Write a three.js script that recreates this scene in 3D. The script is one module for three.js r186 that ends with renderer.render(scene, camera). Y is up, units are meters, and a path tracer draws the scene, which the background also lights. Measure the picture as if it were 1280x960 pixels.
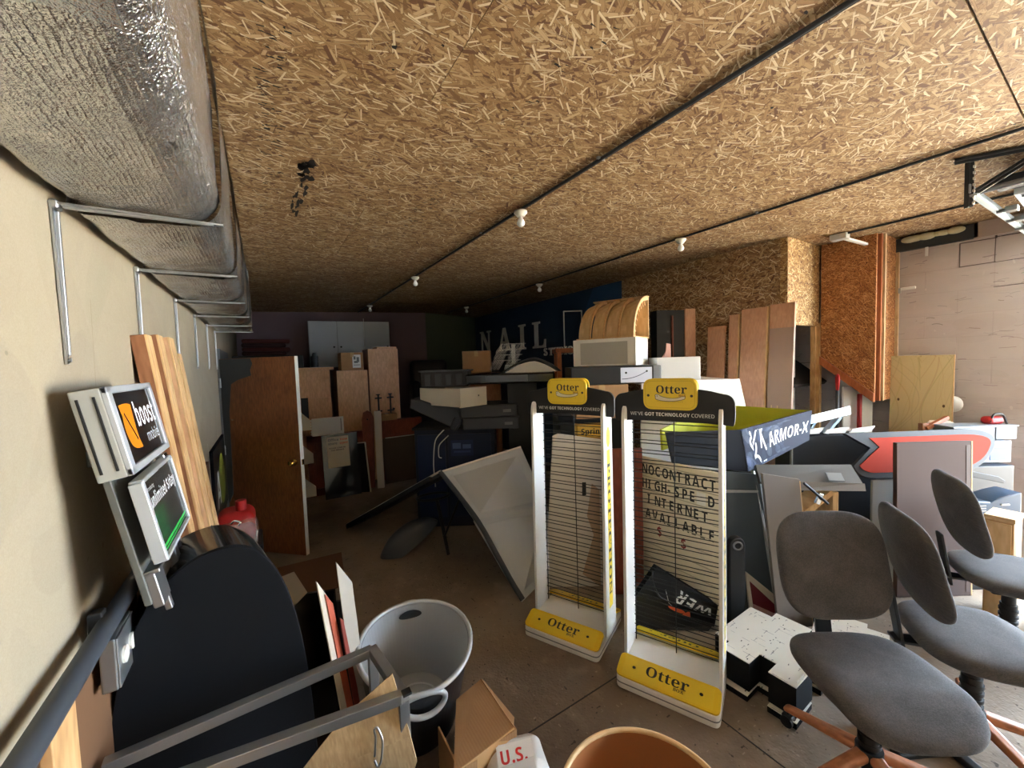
import * as THREE from 'three';
import { RoundedBoxGeometry } from 'three/addons/geometries/RoundedBoxGeometry.js';
import { mergeGeometries } from 'three/addons/utils/BufferGeometryUtils.js';
import { ImprovedNoise } from 'three/addons/math/ImprovedNoise.js';

// ---------------------------------------------------------------- camera, sky, sun, exposure
const scene = new THREE.Scene();
const renderer = new THREE.WebGLRenderer({ antialias: true });
renderer.toneMapping = THREE.LinearToneMapping;
renderer.toneMappingExposure = 15;
renderer.shadowMap.enabled = true;
const camera = new THREE.PerspectiveCamera(2 * Math.atan(480 / 490) * 180 / Math.PI, 1280 / 960, 0.05, 200);
{ // a wide phone lens held at 1.75 m, turned 32 degrees right of the left wall
  const fwd = new THREE.Vector3(0.532, -0.053, -0.845).normalize(), up = new THREE.Vector3(0.056, 0.998, -0.028);
  camera.position.set(0, 1.75, 0); camera.up.copy(up); camera.lookAt(camera.position.clone().add(fwd));
}
scene.background = new THREE.Color(0.66, 0.82, 1.0);
scene.backgroundIntensity = 3;
const sun = new THREE.DirectionalLight(0xfff1dc, 17);
sun.position.set(2.5, 14, 11); sun.target.position.set(9, 0, 0);
sun.position.add(sun.target.position); sun.position.x = 8.2;
sun.castShadow = true; sun.shadow.mapSize.set(2048, 2048); sun.shadow.radius = 1;
Object.assign(sun.shadow.camera, { left: -14, right: 14, top: 14, bottom: -14, near: 1, far: 50 });
scene.add(sun, sun.target);

// ---------------------------------------------------------------- helpers
let seed = 12345;
const rnd = () => { seed = (seed * 1664525 + 1013904223) >>> 0; return seed / 4294967296; };
const rr = (a, b) => a + (b - a) * rnd();
const V = (x, y, z) => new THREE.Vector3(x, y, z);
const rad = d => d * Math.PI / 180;
const noise = new ImprovedNoise();
const used = {};
function numbered(n) { used[n] = (used[n] ?? -1) + 1; return used[n] ? n + '_' + String(used[n]).padStart(3, '0') : n; }
function shade(o) { o.castShadow = true; o.receiveShadow = true; return o; }
// uv in metres from the dominant axis of each face
function muv(g, s = 1, turn = false) {
  if (g.index) g = g.toNonIndexed();
  const p = g.attributes.position, n = g.attributes.normal, uv = new Float32Array(p.count * 2);
  for (let i = 0; i < p.count; i += 3) {
    const a = V(0, 0, 0).fromBufferAttribute(p, i), b = V(0, 0, 0).fromBufferAttribute(p, i + 1), c = V(0, 0, 0).fromBufferAttribute(p, i + 2);
    const nn = b.clone().sub(a).cross(c.clone().sub(a)); const x = Math.abs(nn.x), y = Math.abs(nn.y), z = Math.abs(nn.z);
    [a, b, c].forEach((q, k) => {
      let u, v; if (x >= y && x >= z) { u = q.z; v = q.y; } else if (y >= z) { u = q.x; v = q.z; } else { u = q.x; v = q.y; }
      if (turn) [u, v] = [v, u];
      uv[(i + k) * 2] = u / s; uv[(i + k) * 2 + 1] = v / s;
    });
  }
  g.setAttribute('uv', new THREE.BufferAttribute(uv, 2)); return g;
}
const box = (w, h, d, x = 0, y = 0, z = 0) => muv(new THREE.BoxGeometry(w, h, d)).translate(x, y, z);
const rbox = (w, h, d, r = 0.006, x = 0, y = 0, z = 0, seg = 2) => muv(new RoundedBoxGeometry(w, h, d, seg, Math.min(r, w / 2.01, h / 2.01, d / 2.01))).translate(x, y, z);
const cyl = (r1, r2, h, n = 20, x = 0, y = 0, z = 0) => new THREE.CylinderGeometry(r1, r2, h, n).toNonIndexed().translate(x, y, z);
function tube(pts, r, seg = 32, n = 8, closed = false) {
  return new THREE.TubeGeometry(new THREE.CatmullRomCurve3(pts.map(p => p.isVector3 ? p : V(...p)), closed, 'catmullrom', 0.4), seg, r, n, closed).toNonIndexed();
}
function rod(a, b, r, n = 8) { // straight bar between two points
  const A = V(...a), B = V(...b), L = A.distanceTo(B);
  return new THREE.CylinderGeometry(r, r, L, n).toNonIndexed().applyQuaternion(new THREE.Quaternion().setFromUnitVectors(V(0, 1, 0), B.clone().sub(A).normalize())).translate((A.x + B.x) / 2, (A.y + B.y) / 2, (A.z + B.z) / 2);
}
function bar(a, b, w, d, side = [1, 0, 0]) { // square bar between two points, w along side
  const A = V(...a), B = V(...b), L = A.distanceTo(B), y = B.clone().sub(A).normalize(), z = V(...side).cross(y).normalize(), x = y.clone().cross(z);
  return rbox(w, L, d, 0.002).applyMatrix4(new THREE.Matrix4().makeBasis(x, y, z)).translate((A.x + B.x) / 2, (A.y + B.y) / 2, (A.z + B.z) / 2);
}
function prism(pts, depth, bevel = 0, curve = 6) { // outline in x,y pushed along z, front face at z = 0
  const s = pts instanceof THREE.Shape ? pts : new THREE.Shape(pts.map(p => new THREE.Vector2(...p)));
  return muv(new THREE.ExtrudeGeometry(s, { depth: depth - 2 * bevel, bevelEnabled: bevel > 0, bevelSize: bevel, bevelThickness: bevel, bevelOffset: -bevel, bevelSegments: 2, curveSegments: curve }).translate(0, 0, -depth + bevel));
}
function quadSlab(p, t) { // a flat board with four given corners (in order round) and a thickness t behind its front
  const [a, b, c, d] = p.map(q => V(...q)), n = b.clone().sub(a).cross(d.clone().sub(a)).normalize().multiplyScalar(-t);
  const P = [a, b, c, d, ...[a, b, c, d].map(q => q.clone().add(n))], F = [[0, 1, 2, 3], [7, 6, 5, 4], [4, 5, 1, 0], [5, 6, 2, 1], [6, 7, 3, 2], [7, 4, 0, 3]], pos = [], uv = [];
  for (const f of F) {
    const q = f.map(i => P[i]), w = q[0].distanceTo(q[1]), h = q[1].distanceTo(q[2]);
    for (const [i, u, v] of [[0, 0, 0], [1, 1, 0], [2, 1, 1], [0, 0, 0], [2, 1, 1], [3, 0, 1]]) { pos.push(q[i].x, q[i].y, q[i].z); uv.push(u * w, v * h); }
  }
  const g = new THREE.BufferGeometry();
  g.setAttribute('position', new THREE.Float32BufferAttribute(pos, 3)); g.setAttribute('uv', new THREE.Float32BufferAttribute(uv, 2)); g.computeVertexNormals();
  return g;
}
const rrect = (w, h, r, x = 0, y = 0) => {
  const s = new THREE.Shape(), a = x - w / 2, b = y - h / 2; r = Math.min(r, w / 2, h / 2);
  s.moveTo(a + r, b); s.lineTo(a + w - r, b); s.quadraticCurveTo(a + w, b, a + w, b + r); s.lineTo(a + w, b + h - r); s.quadraticCurveTo(a + w, b + h, a + w - r, b + h);
  s.lineTo(a + r, b + h); s.quadraticCurveTo(a, b + h, a, b + h - r); s.lineTo(a, b + r); s.quadraticCurveTo(a, b, a + r, b); return s;
};
function unitUV(g) { // uv 0..1 over the x,y extent
  g.computeBoundingBox(); const { min, max } = g.boundingBox, p = g.attributes.position, uv = new Float32Array(p.count * 2);
  for (let i = 0; i < p.count; i++) { uv[2 * i] = (p.getX(i) - min.x) / (max.x - min.x); uv[2 * i + 1] = (p.getY(i) - min.y) / (max.y - min.y); }
  g.setAttribute('uv', new THREE.BufferAttribute(uv, 2)); return g;
}
function join(gs) {
  return mergeGeometries(gs.map(g => { g = g.index ? g.toNonIndexed() : g; if (!g.attributes.uv) g.setAttribute('uv', new THREE.BufferAttribute(new Float32Array(g.attributes.position.count * 2), 2)); for (const k of Object.keys(g.attributes)) if (!['position', 'normal', 'uv'].includes(k)) g.deleteAttribute(k); return g; }));
}
function part(name, g, m, parent, pos, rot, label) {
  if (Array.isArray(g)) g = join(g);
  const o = shade(new THREE.Mesh(g, m)); o.name = numbered(name); parent.add(o);
  if (pos) o.position.set(...pos); if (rot) o.rotation.set(...rot); if (label) o.userData.label = label;
  return o;
}
function thing(name, label, category, pos = [0, 0, 0], turn = 0, group) {
  const o = new THREE.Group(); o.name = numbered(name); scene.add(o); o.position.set(...pos);
  if (Array.isArray(turn)) o.rotation.set(...turn); else o.rotation.y = turn;
  o.userData = { label, category }; if (group) o.userData.group = group; return o;
}
function tag(o, label, category, group) { Object.assign(o.userData, { label, category }); if (group) o.userData.group = group; return o; }
function solo(name, g, m, label, category, pos, rot, group) { return tag(part(name, g, m, scene, pos, rot), label, category, group); }
function struct(name, g, m, pos) { const o = part(name, g, m, scene, pos); o.userData.kind = 'structure'; return o; }
function copy(o, label, pos, turn) {
  const c = o.clone(); c.name = numbered(o.name.replace(/_\d+$/, '')); scene.add(c); c.userData = { ...o.userData, label };
  if (pos) c.position.set(...pos); if (turn !== undefined) c.rotation.y = turn; return c;
}
// stand a group on a plane: x axis towards right, y axis along up (lean)
function orient(o, right, up) {
  const y = V(...up).normalize(), z = V(...right).cross(y).normalize(), x = y.clone().cross(z);
  o.quaternion.setFromRotationMatrix(new THREE.Matrix4().makeBasis(x, y, z)); return o;
}

// ---------------------------------------------------------------- materials
function tex(c, srgb = true, rx = 1, ry = 1) {
  const t = new THREE.CanvasTexture(c); t.wrapS = t.wrapT = THREE.RepeatWrapping; t.repeat.set(rx, ry); if (srgb) t.colorSpace = THREE.SRGBColorSpace; return t;
}
function canvas(w, h, fill) { const c = document.createElement('canvas'); c.width = w; c.height = h; const x = c.getContext('2d'); if (fill) { x.fillStyle = fill; x.fillRect(0, 0, w, h); } return [c, x]; }
const M = (color, rough = 0.6, o = {}) => new THREE.MeshStandardMaterial({ color, roughness: rough, ...o });
// smooth tiling noise, n cells across
function fbm(u, v, n, oct, s) {
  let a = 0, k = 1, t = 0;
  for (let i = 0; i < oct; i++) { const f = n << i, w = f;
    const X = u * f, Y = v * f, x0 = Math.floor(X), y0 = Math.floor(Y), fx = X - x0, fy = Y - y0, e = x => x * x * (3 - 2 * x);
    const h = (x, y) => { x = ((x % w) + w) % w; y = ((y % w) + w) % w; let q = Math.imul(x + 31 * s + i * 7919, 374761393) ^ Math.imul(y + 17 * s, 668265263); q = Math.imul(q ^ (q >>> 13), 1274126177); return ((q ^ (q >>> 16)) >>> 0) / 4294967296; };
    const A = h(x0, y0), B = h(x0 + 1, y0), C = h(x0, y0 + 1), D = h(x0 + 1, y0 + 1), ex = e(fx), ey = e(fy);
    a += k * (A + (B - A) * ex + (C - A) * ey + (A - B - C + D) * ex * ey); t += k; k *= 0.5; }
  return a / t;
}
function dataTex(n, fn, m = n) { // fn(u, v) -> [r, g, b] 0..255 srgb
  const d = new Uint8Array(n * m * 4);
  for (let j = 0; j < m; j++) for (let i = 0; i < n; i++) { const c = fn(i / n, j / m), k = 4 * (j * n + i); d[k] = c[0]; d[k + 1] = c[1]; d[k + 2] = c[2]; d[k + 3] = 255; }
  const t = new THREE.DataTexture(d, n, m); t.magFilter = THREE.LinearFilter; t.minFilter = THREE.LinearMipmapLinearFilter; t.generateMipmaps = true; t.wrapS = t.wrapT = THREE.RepeatWrapping; t.needsUpdate = true; return t;
}
const srgb = t => { t.colorSpace = THREE.SRGBColorSpace; return t; };
const rep = (t, x, y = x) => { t.repeat.set(x, y); return t; };
const mixc = (a, b, k) => [a[0] + (b[0] - a[0]) * k, a[1] + (b[1] - a[1]) * k, a[2] + (b[2] - a[2]) * k];
const clamp = (x, a = 0, b = 1) => Math.min(b, Math.max(a, x));

// oriented strand board: 1.22 m of strands per tile
function osbCanvas() {
  const N = 1400, [c, x] = canvas(N, N, '#a2825a'), [b, y] = canvas(N, N, '#808080');
  const tones = ['#b5966b', '#a8865c', '#94724a', '#c3a67c', '#84633f', '#af8f66', '#9f7d53', '#ccb18a', '#6e4a30', '#ba9c72', '#ecdcbc'];
  for (let i = 0; i < 9500; i++) {
    const L = rr(25, 115), W = rr(5, 22), px = rr(0, N), py = rr(0, N), a = (rnd() + rnd() + rnd() - 1.5) * 1.35, k = i > 8850 ? 10 : Math.floor(rnd() * 9.7), g = Math.floor(rr(70, 190));
    for (const dx of [-N, 0, N]) for (const dy of [-N, 0, N]) {
      if (Math.abs(px + dx - N / 2) > N / 2 + 120 || Math.abs(py + dy - N / 2) > N / 2 + 120) continue;
      for (const [q, f] of [[x, tones[k]], [y, `rgb(${g},${g},${g})`]]) {
        q.save(); q.translate(px + dx, py + dy); q.rotate(a); q.fillStyle = f; const w = k === 10 ? W * 0.6 : W;
        q.beginPath(); q.moveTo(-L / 2, -w / 2); q.lineTo(L / 2 - 6, -w / 2 + 2); q.lineTo(L / 2, w / 2); q.lineTo(-L / 2 + 8, w / 2 - 1); q.fill();
        if (q === x) { q.strokeStyle = 'rgba(70,42,18,.42)'; q.lineWidth = 1; q.stroke(); q.strokeStyle = 'rgba(90,58,25,.22)'; for (let s = 0; s < 2; s++) { const o = rr(-w / 2, w / 2); q.beginPath(); q.moveTo(-L / 2, o); q.lineTo(L / 2, o); q.stroke(); } }
        q.restore();
      }
    }
  }
  return [c, b];
}
const [osbC, osbB] = osbCanvas();
const osbMat = (color = 0xffffff, rx = 1 / 1.22) => M(color, 0.72, { map: tex(osbC, true, rx, rx), bumpMap: tex(osbB, false, rx, rx), bumpScale: 0.0012 });
const OSB = osbMat(0xe9e4de, 1 / 1.15), OSBwarm = osbMat(0xffcfa6, 1 / .6), OSBpale = osbMat(0xfff4d8, 1 / .95);

// painted wall: cream plaster with scuffs and pencil-thin scratches
function plasterMat() {
  const N = 2048, [c, x] = canvas(N, N, '#a2967f');  // 4 m tile
  for (let i = 0; i < 500; i++) { const g = rr(-12, 10); x.fillStyle = `rgba(${152 + g},${142 + g},${122 + g},.2)`; x.beginPath(); x.ellipse(rr(0, N), rr(0, N), rr(20, 160), rr(10, 90), rr(0, 3), 0, 7); x.fill(); }
  for (let i = 0; i < 150; i++) { x.fillStyle = `rgba(${rr(70, 120)},${rr(60, 95)},${rr(45, 70)},${rr(.15, .6)})`; x.beginPath(); x.ellipse(rr(0, N), rr(0, N), rr(.8, 3), rr(1, 5), rr(0, 3), 0, 7); x.fill(); }
  for (let i = 0; i < 34; i++) { const X = rr(0, N), Y = rr(0, N), s = rnd() < .4; x.strokeStyle = s ? 'rgba(245,240,225,.6)' : 'rgba(110,90,62,.35)'; x.lineWidth = rr(1, s ? 4 : 2); x.beginPath(); x.moveTo(X, Y); x.lineTo(X + rr(-8, 8), Y + rr(20, 120)); x.stroke(); }
  const d = x.getImageData(0, 0, N, N), p = d.data; for (let i = 0; i < p.length; i += 4) { const g = (rnd() - .5) * 9; p[i] += g; p[i + 1] += g; p[i + 2] += g; } x.putImageData(d, 0, 0);
  const bt = dataTex(512, (u, v) => { const g = 255 * fbm(u, v, 48, 3, 5); return [g, g, g]; });
  return M(0xffffff, 0.75, { map: tex(c, true, .25, .25), bumpMap: rep(bt, 1), bumpScale: 0.0009 });
}
// stained concrete slab
function concreteMat() {
  const t = srgb(dataTex(1400, (u, v) => {
    const a = fbm(u, v, 4, 6, 1), b = fbm(u, v, 40, 4, 2), s = fbm(u, v, 9, 5, 8);
    let c = mixc([112, 98, 83], [160, 147, 131], clamp((a - .3) * 2)); c = mixc(c, [58, 43, 31], clamp((s - .6) * 3) * .5); c = mixc(c, [176, 160, 142], clamp((b - .62) * 4) * .28);
    if (fbm(u, v, 260, 1, 6) > .95) c = mixc(c, [200, 190, 175], .35); if (fbm(u, v, 200, 1, 16) > .94) c = mixc(c, [35, 28, 22], .6);
    return c;
  }));
  const b = dataTex(1024, (u, v) => { const g = 255 * (.6 * fbm(u, v, 60, 4, 3) + .4 * fbm(u, v, 220, 2, 4)); return [g, g, g]; });
  return M(0xffffff, 0.82, { map: rep(t, 1 / 3.5), bumpMap: rep(b, 1 / 2), bumpScale: 0.004 });
}
// painted masonry with cracks that follow the courses
function masonryMat() {
  const N = 2048, [c, x] = canvas(N, N, '#c2b5af'), [b, y] = canvas(N, N, '#a0a0a0'); const S = N / 4; // 4 m
  for (let i = 0; i < 900; i++) { const g = rr(-16, 16); x.fillStyle = `rgba(${192 + g},${178 + g},${171 + g},.2)`; x.beginPath(); x.ellipse(rr(0, N), rr(0, N), rr(20, 150), rr(6, 40), rr(-.1, .1), 0, 7); x.fill(); }
  x.strokeStyle = 'rgba(150,134,126,.16)'; y.strokeStyle = 'rgba(90,90,90,.5)'; x.lineWidth = 2; y.lineWidth = 3;
  for (let r = 0; r < 20; r++) for (const q of [x, y]) { q.beginPath(); q.moveTo(0, r * S * .2); q.lineTo(N, r * S * .2); q.stroke(); for (let k = 0; k < 10; k++) { q.beginPath(); q.moveTo((k + (r % 2) / 2) * S * .4, r * S * .2); q.lineTo((k + (r % 2) / 2) * S * .4, (r + 1) * S * .2); q.stroke(); } }
  for (let i = 0; i < 26; i++) { let px = Math.round(rr(0, 20)) * S * .2, py = Math.round(rr(0, 20)) * S * .2; for (const q of [x, y]) { q.strokeStyle = q === x ? 'rgba(66,54,48,.75)' : '#303030'; q.lineWidth = rr(2, 4); q.beginPath(); q.moveTo(px, py); } let X = px, Y = py; for (let s = 0; s < 4; s++) { if (s % 2) X += S * .2 * (rnd() < .6 ? 1 : -1); else Y += S * .2; for (const q of [x, y]) q.lineTo(X + rr(-3, 3), Y + rr(-2, 2)); } x.stroke(); y.stroke(); }
  for (let i = 0; i < 1100; i++) { const X = rr(0, N), Y = rr(0, N), L = rr(4, 46); x.strokeStyle = `rgba(${rr(70, 110)},${rr(58, 92)},${rr(52, 84)},${rr(.1, .5)})`; x.lineWidth = rr(1, 3.5); x.beginPath(); x.moveTo(X, Y); x.quadraticCurveTo(X + L * .5, Y + rr(-9, 9), X + L, Y + rr(-7, 7)); x.stroke(); }
  for (let i = 0; i < 260; i++) { x.fillStyle = `rgba(225,214,205,${rr(.1, .5)})`; x.beginPath(); x.ellipse(rr(0, N), rr(0, N), rr(2, 13), rr(2, 6), rr(0, 3), 0, 7); x.fill(); }
  return M(0xffffff, 0.8, { map: tex(c, true, .25, .25), bumpMap: tex(b, false, .25, .25), bumpScale: 0.006 });
}
// straight timber or veneer grain along v; base colours as [dark, light]
function grainTex(a, b, n = 512, fine = 60, s = 1) {
  return srgb(dataTex(n, (u, v) => { const w = fbm(u, v, 3, 3, s) * .35, g = .55 * fbm((u + w * .12) % 1, v * .25 % 1, fine, 2, s + 3) + .45 * fbm(u, v, 4, 4, s + 5); return mixc(a, b, clamp((g - .25) * 1.9)); }));
}
const wood = (a, b, rough = .5, s = 1, fine = 60) => M(0xffffff, rough, { map: rep(grainTex(a, b, 512, fine, s), 1) });
const W = {
  pine: wood([176, 132, 84], [222, 184, 132], .6, 1), oakveneer: wood([196, 148, 106], [226, 178, 136], .45, 2, 90), brown: wood([128, 82, 52], [166, 112, 76], .5, 3, 90), laminate: wood([190, 140, 108], [212, 164, 130], .45, 4, 110),
  door: wood([112, 66, 34], [152, 96, 54], .42, 5, 100), mahogany: wood([118, 56, 38], [152, 80, 56], .45, 6, 80), frame: wood([150, 84, 46], [188, 112, 66], .5, 7, 60), pale: wood([196, 160, 112], [226, 196, 150], .6, 9, 50),
};
const cardMat = (() => { const t = srgb(dataTex(512, (u, v) => mixc([150, 112, 74], [182, 142, 100], .3 + .5 * fbm(u, v, 6, 5, 3) + .12 * Math.sin(u * 2 * Math.PI * 40)))); return M(0xffffff, .85, { map: rep(t, 2) }); })();
const C = {
  black: M(0x0d0e10, .5), matblack: new THREE.MeshPhysicalMaterial({ color: 0x0b0d11, roughness: .8, specularIntensity: .35 }), gloss: M(0x08090a, .16), charcoal: M(0x2a2d31, .55), navy: M(0x0c1a36, .5), darkgrey: M(0x3c4046, .5), midgrey: M(0x777a7c, .5), lightgrey: M(0xb3b3ae, .5),
  white: M(0xe4e4e0, .45), offwhite: M(0xd8d3c6, .5), steel: M(0x9a9c9e, .35, { metalness: .85 }), zinc: M(0xb8bcc0, .32, { metalness: .9 }), chrome: M(0xe4e6e8, .15, { metalness: 1 }), brass: M(0xd3a24c, .22, { metalness: 1 }),
  galv: M(0x9a9d9e, .3, { metalness: .8 }), yellow: M(0xe8c51f, .5), lime: M(0xb9be1e, .5), red: M(0xb01c1c, .5), orange: M(0xb8341a, .85), rubber: M(0x1b1b1c, .8), blue: M(0x16305a, .5), silver: M(0xb4b8bb, .38, { metalness: .25 }),
};
function print(w, h, draw, rough = .5, o = {}) { const [c, x] = canvas(w, h); draw(x, w, h); const t = tex(c); t.wrapS = t.wrapT = THREE.ClampToEdgeWrapping; t.anisotropy = 8; return M(0xffffff, rough, { map: t, ...o }); }

// ---------------------------------------------------------------- the room
const CEIL = 2.8, XR = 5.12, XL = -0.38, Z1 = 3.4;
const concrete = concreteMat(), plaster = plasterMat(), masonry = masonryMat();
struct('floor', box(8.6, .3, 13.6, 2.6, -.15, -3.2), concrete);
{ // driveway outside the roller door
  const g = struct('ground', box(30, .2, 34, 19 + XR + .2 - 2.1, -.16, 0), M(0xb9b2a4, .9)); g.position.y = -.02;
}
// left wall: cream upper wall standing over a lower brown wall with a pipe on its ledge
struct('wall_left', box(.2, 3.1, 13.2, XL - .1, 1.45, -2.9), plaster);
struct('wall_front', box(7, 3.1, .2, 2.4, 1.45, Z1 + .1), plaster);
// back wall: two flush sections, the wall stands a little askew
{
  const a = [-.6, -8.42], b = [2.75, -7.5], c = [4.6, -8.15];
  struct('wall_back', quadSlab([[a[0], -.1, a[1]], [b[0], -.1, b[1]], [b[0], 2.9, b[1]], [a[0], 2.9, a[1]]], .2), M(0x75636a, .8));
  struct('trim_1', quadSlab([[b[0], -.1, b[1]], [c[0], -.1, c[1]], [c[0], 2.9, c[1]], [b[0], 2.9, b[1]]], .18), M(0x59624f, .8));
}
// right wall of painted block, with the roller door opening
const OZ0 = -.36, OZ1 = 2.9, OH = 2.52;
struct('wall_right', [box(.25, 3.1, 1.1 + OZ0 + 1.0, XR + .125, 1.45, (-2.1 + OZ0) / 2), box(.25, 2.9 - OH, OZ1 - OZ0, XR + .125, (OH + 2.9) / 2, (OZ0 + OZ1) / 2), box(.25, 3.1, Z1 + .2 - OZ1, XR + .125, 1.45, (Z1 + .2 + OZ1) / 2)], masonry);
// closed side of the stair enclosure
struct('wall_stair', box(.1, 2.9, 1.9, 4.03 + .05, 1.45, -2.67), OSB);
struct('wall_blue', box(.1, 2.9, 4.6, 4.08 + .06, 1.45, -5.9), M(0x1c3450, .6));
struct('wall_outer', box(.2, 3.1, 8.2, 5.35, 1.45, -5.9), plaster);
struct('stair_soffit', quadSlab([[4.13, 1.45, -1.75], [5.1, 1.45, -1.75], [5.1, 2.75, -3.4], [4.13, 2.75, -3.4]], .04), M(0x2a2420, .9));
struct('roof', box(7, .3, 13.2, 2.4, 3.05, -2.9), M(0x555555, .9));
// ceiling sheets, a child for each board
{
  const ceil = new THREE.Group(); ceil.name = 'ceiling'; ceil.userData.kind = 'structure'; scene.add(ceil);
  const g0 = new THREE.BoxGeometry(2.437, .02, 1.213);
  const variants = [0, 1, 2, 3, 4, 5].map(k => { const g = muv(g0.clone()), u = g.attributes.uv; for (let i = 0; i < u.count; i++) u.setXY(i, u.getX(i) + k * .37 + 1.1, u.getY(i) + k * .53 + .7); return g; });
  let k = 0;
  for (let r = 0; r < 10; r++) for (let i = 0; i < 4; i++) {
    const x = -.6 + 1.22 + i * 2.44 - (r % 2) * 1.22, z = -.3 + .61 + 2.44 - r * 1.22;
    if (x - 1.22 > XR + .1) continue;
    const m = part('osb_panel', variants[k++ % 6], OSB, ceil, [x, CEIL + .01 + (k % 3) * .0007, z]);
  }
  part('deck', box(6.4, .05, 13, 2.4, 2.86, -2.9), C.matblack, ceil);
}

// ---------------------------------------------------------------- left wall: rail, outlet, duct, brackets
struct('wall_lower', box(.02, 1.14, 6, XL + .01, .57, -.4), M(0x6b4a2f, .85));
for (const [i, z] of [-.62, -1.02, -1.62, -2.2].entries()) part('batten', rbox(.018, 1.14, .1, .003, XL + .029, .57, z), W.pine, scene).userData.kind = 'structure';
{
  const t = thing('rail_pipe', 'dark grey pipe rail running along the ledge of the cream wall', 'pipe', [XL + .045, 1.185, 0]);
  part('pipe', rod([0, 0, 1.2], [0, 0, -1.78], .02, 16), C.darkgrey, t);
  part('pipe_cap', cyl(.023, .023, .05, 16).rotateX(Math.PI / 2).translate(0, 0, -1.79), C.charcoal, t);
  for (const z of [-.55, -1.25]) part('clip', [rbox(.026, .06, .03, .004, -.02, 0, z)], C.charcoal, t);
}
{
  const t = thing('outlet_box', 'steel electrical box with two pale socket faces below the wall rail', 'outlet', [XL + .034, 1.1, -1.27]);
  part('box_body', rbox(.028, .12, .13, .004, .014, 0, 0), C.galv, t);
  part('cover_plate', rbox(.004, .115, .125, .003, .03, 0, 0), C.zinc, t);
  for (const z of [-.027, .027]) part('socket', [cyl(.019, .019, .006, 20).rotateZ(Math.PI / 2).translate(.034, 0, z)], C.offwhite, t);
  part('cable', tube([[.01, -.01, -.06], [.03, -.02, -.13], [.02, -.05, -.22], [.01, -.3, -.25]], .009, 20), C.rubber, t);
}
// foil-wrapped duct: lapped sleeves swept along the wall
const foilB = dataTex(1024, (u, v) => { // u along, v around
  const rib = Math.pow(.5 + .5 * Math.sin(2 * Math.PI * 26 * (v + .02 * fbm(u, v, 5, 3, 3))), 3) * fbm(u, v, 5, 3, 4), f = fbm(u, v, 40, 3, 9), d = fbm(u, v, 140, 2, 12);
  const g = 255 * clamp(.22 * rib + .46 * f + .32 * d); return [g, g, g];
});
const foilC = srgb(dataTex(512, (u, v) => { const g = fbm(u, v, 6, 5, 22); return mixc([190, 190, 188], [232, 232, 230], clamp((g - .25) * 2)); }));
const FOIL = M(0xffffff, .2, { metalness: .92, map: rep(foilC, .8), bumpMap: rep(foilB, 1.1), bumpScale: .006 });
const TAPE = M(0xc4c8ca, .2, { metalness: .95, bumpMap: rep(foilB, 4), bumpScale: .0015 });
function sleeve(z0, z1, flare, seedN) {
  const prof = [[-.37, 2.765], [-.373, 2.6], [-.372, 2.4], [-.368, 2.24]];
  for (let a = 0; a <= 6; a++) prof.push([-.325 - .04 * Math.cos(a / 6 * Math.PI / 2), 2.19 - .04 * Math.sin(a / 6 * Math.PI / 2)]);
  for (let i = 1; i < 9; i++) prof.push([-.325 + i * .021, 2.15]);
  for (let a = 0; a <= 9; a++) prof.push([-.155 + .075 * Math.sin(a / 9 * Math.PI / 2), 2.225 - .075 * Math.cos(a / 9 * Math.PI / 2)]);
  for (let i = 1; i <= 9; i++) prof.push([-.08 - .004 * i * i / 16, 2.225 + i * .0595]);
  const nz = Math.max(10, Math.round((z0 - z1) / .016)), np = prof.length, pos = [], uv = [], idx = [];
  let acc = [0]; for (let i = 1; i < np; i++) acc[i] = acc[i - 1] + Math.hypot(prof[i][0] - prof[i - 1][0], prof[i][1] - prof[i - 1][1]);
  for (let j = 0; j <= nz; j++) {
    const k = j / nz, z = z0 + (z1 - z0) * k, sag = Math.sin(Math.PI * k), lap = flare * (1 - k) + .006 * Math.exp(-k * nz / 3);
    for (let i = 0; i < np; i++) {
      const [px, py] = prof[i], cx = -.225, cy = 2.47, dx = px - cx, dy = py - cy, L = Math.hypot(dx, dy), w = px > -.36 ? 1 : 0;
      const n = (noise.noise(px * 16, py * 16 + seedN, z * 9) * .006 + noise.noise(px * 55 + seedN, py * 55, z * 22) * .005 + noise.noise(px * 6, py * 6, z * 3 + seedN) * .007) * w;
      const o = n + lap * w + (py < 2.2 ? .006 * sag : .003 * sag) * w;
      pos.push(px + dx / L * o, py + dy / L * o, z + (w ? noise.noise(px * 20, py * 20, 7) * .012 * (j === 0 ? 1 : 0) : 0)); uv.push(z, acc[i]);
    }
  }
  for (let j = 0; j < nz; j++) for (let i = 0; i < np - 1; i++) { const a = j * np + i; idx.push(a, a + np, a + 1, a + 1, a + np, a + np + 1); }
  const g = new THREE.BufferGeometry(); g.setAttribute('position', new THREE.Float32BufferAttribute(pos, 3)); g.setAttribute('uv', new THREE.Float32BufferAttribute(uv, 2)); g.setIndex(idx); g.computeVertexNormals(); return g.toNonIndexed();
}
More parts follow.
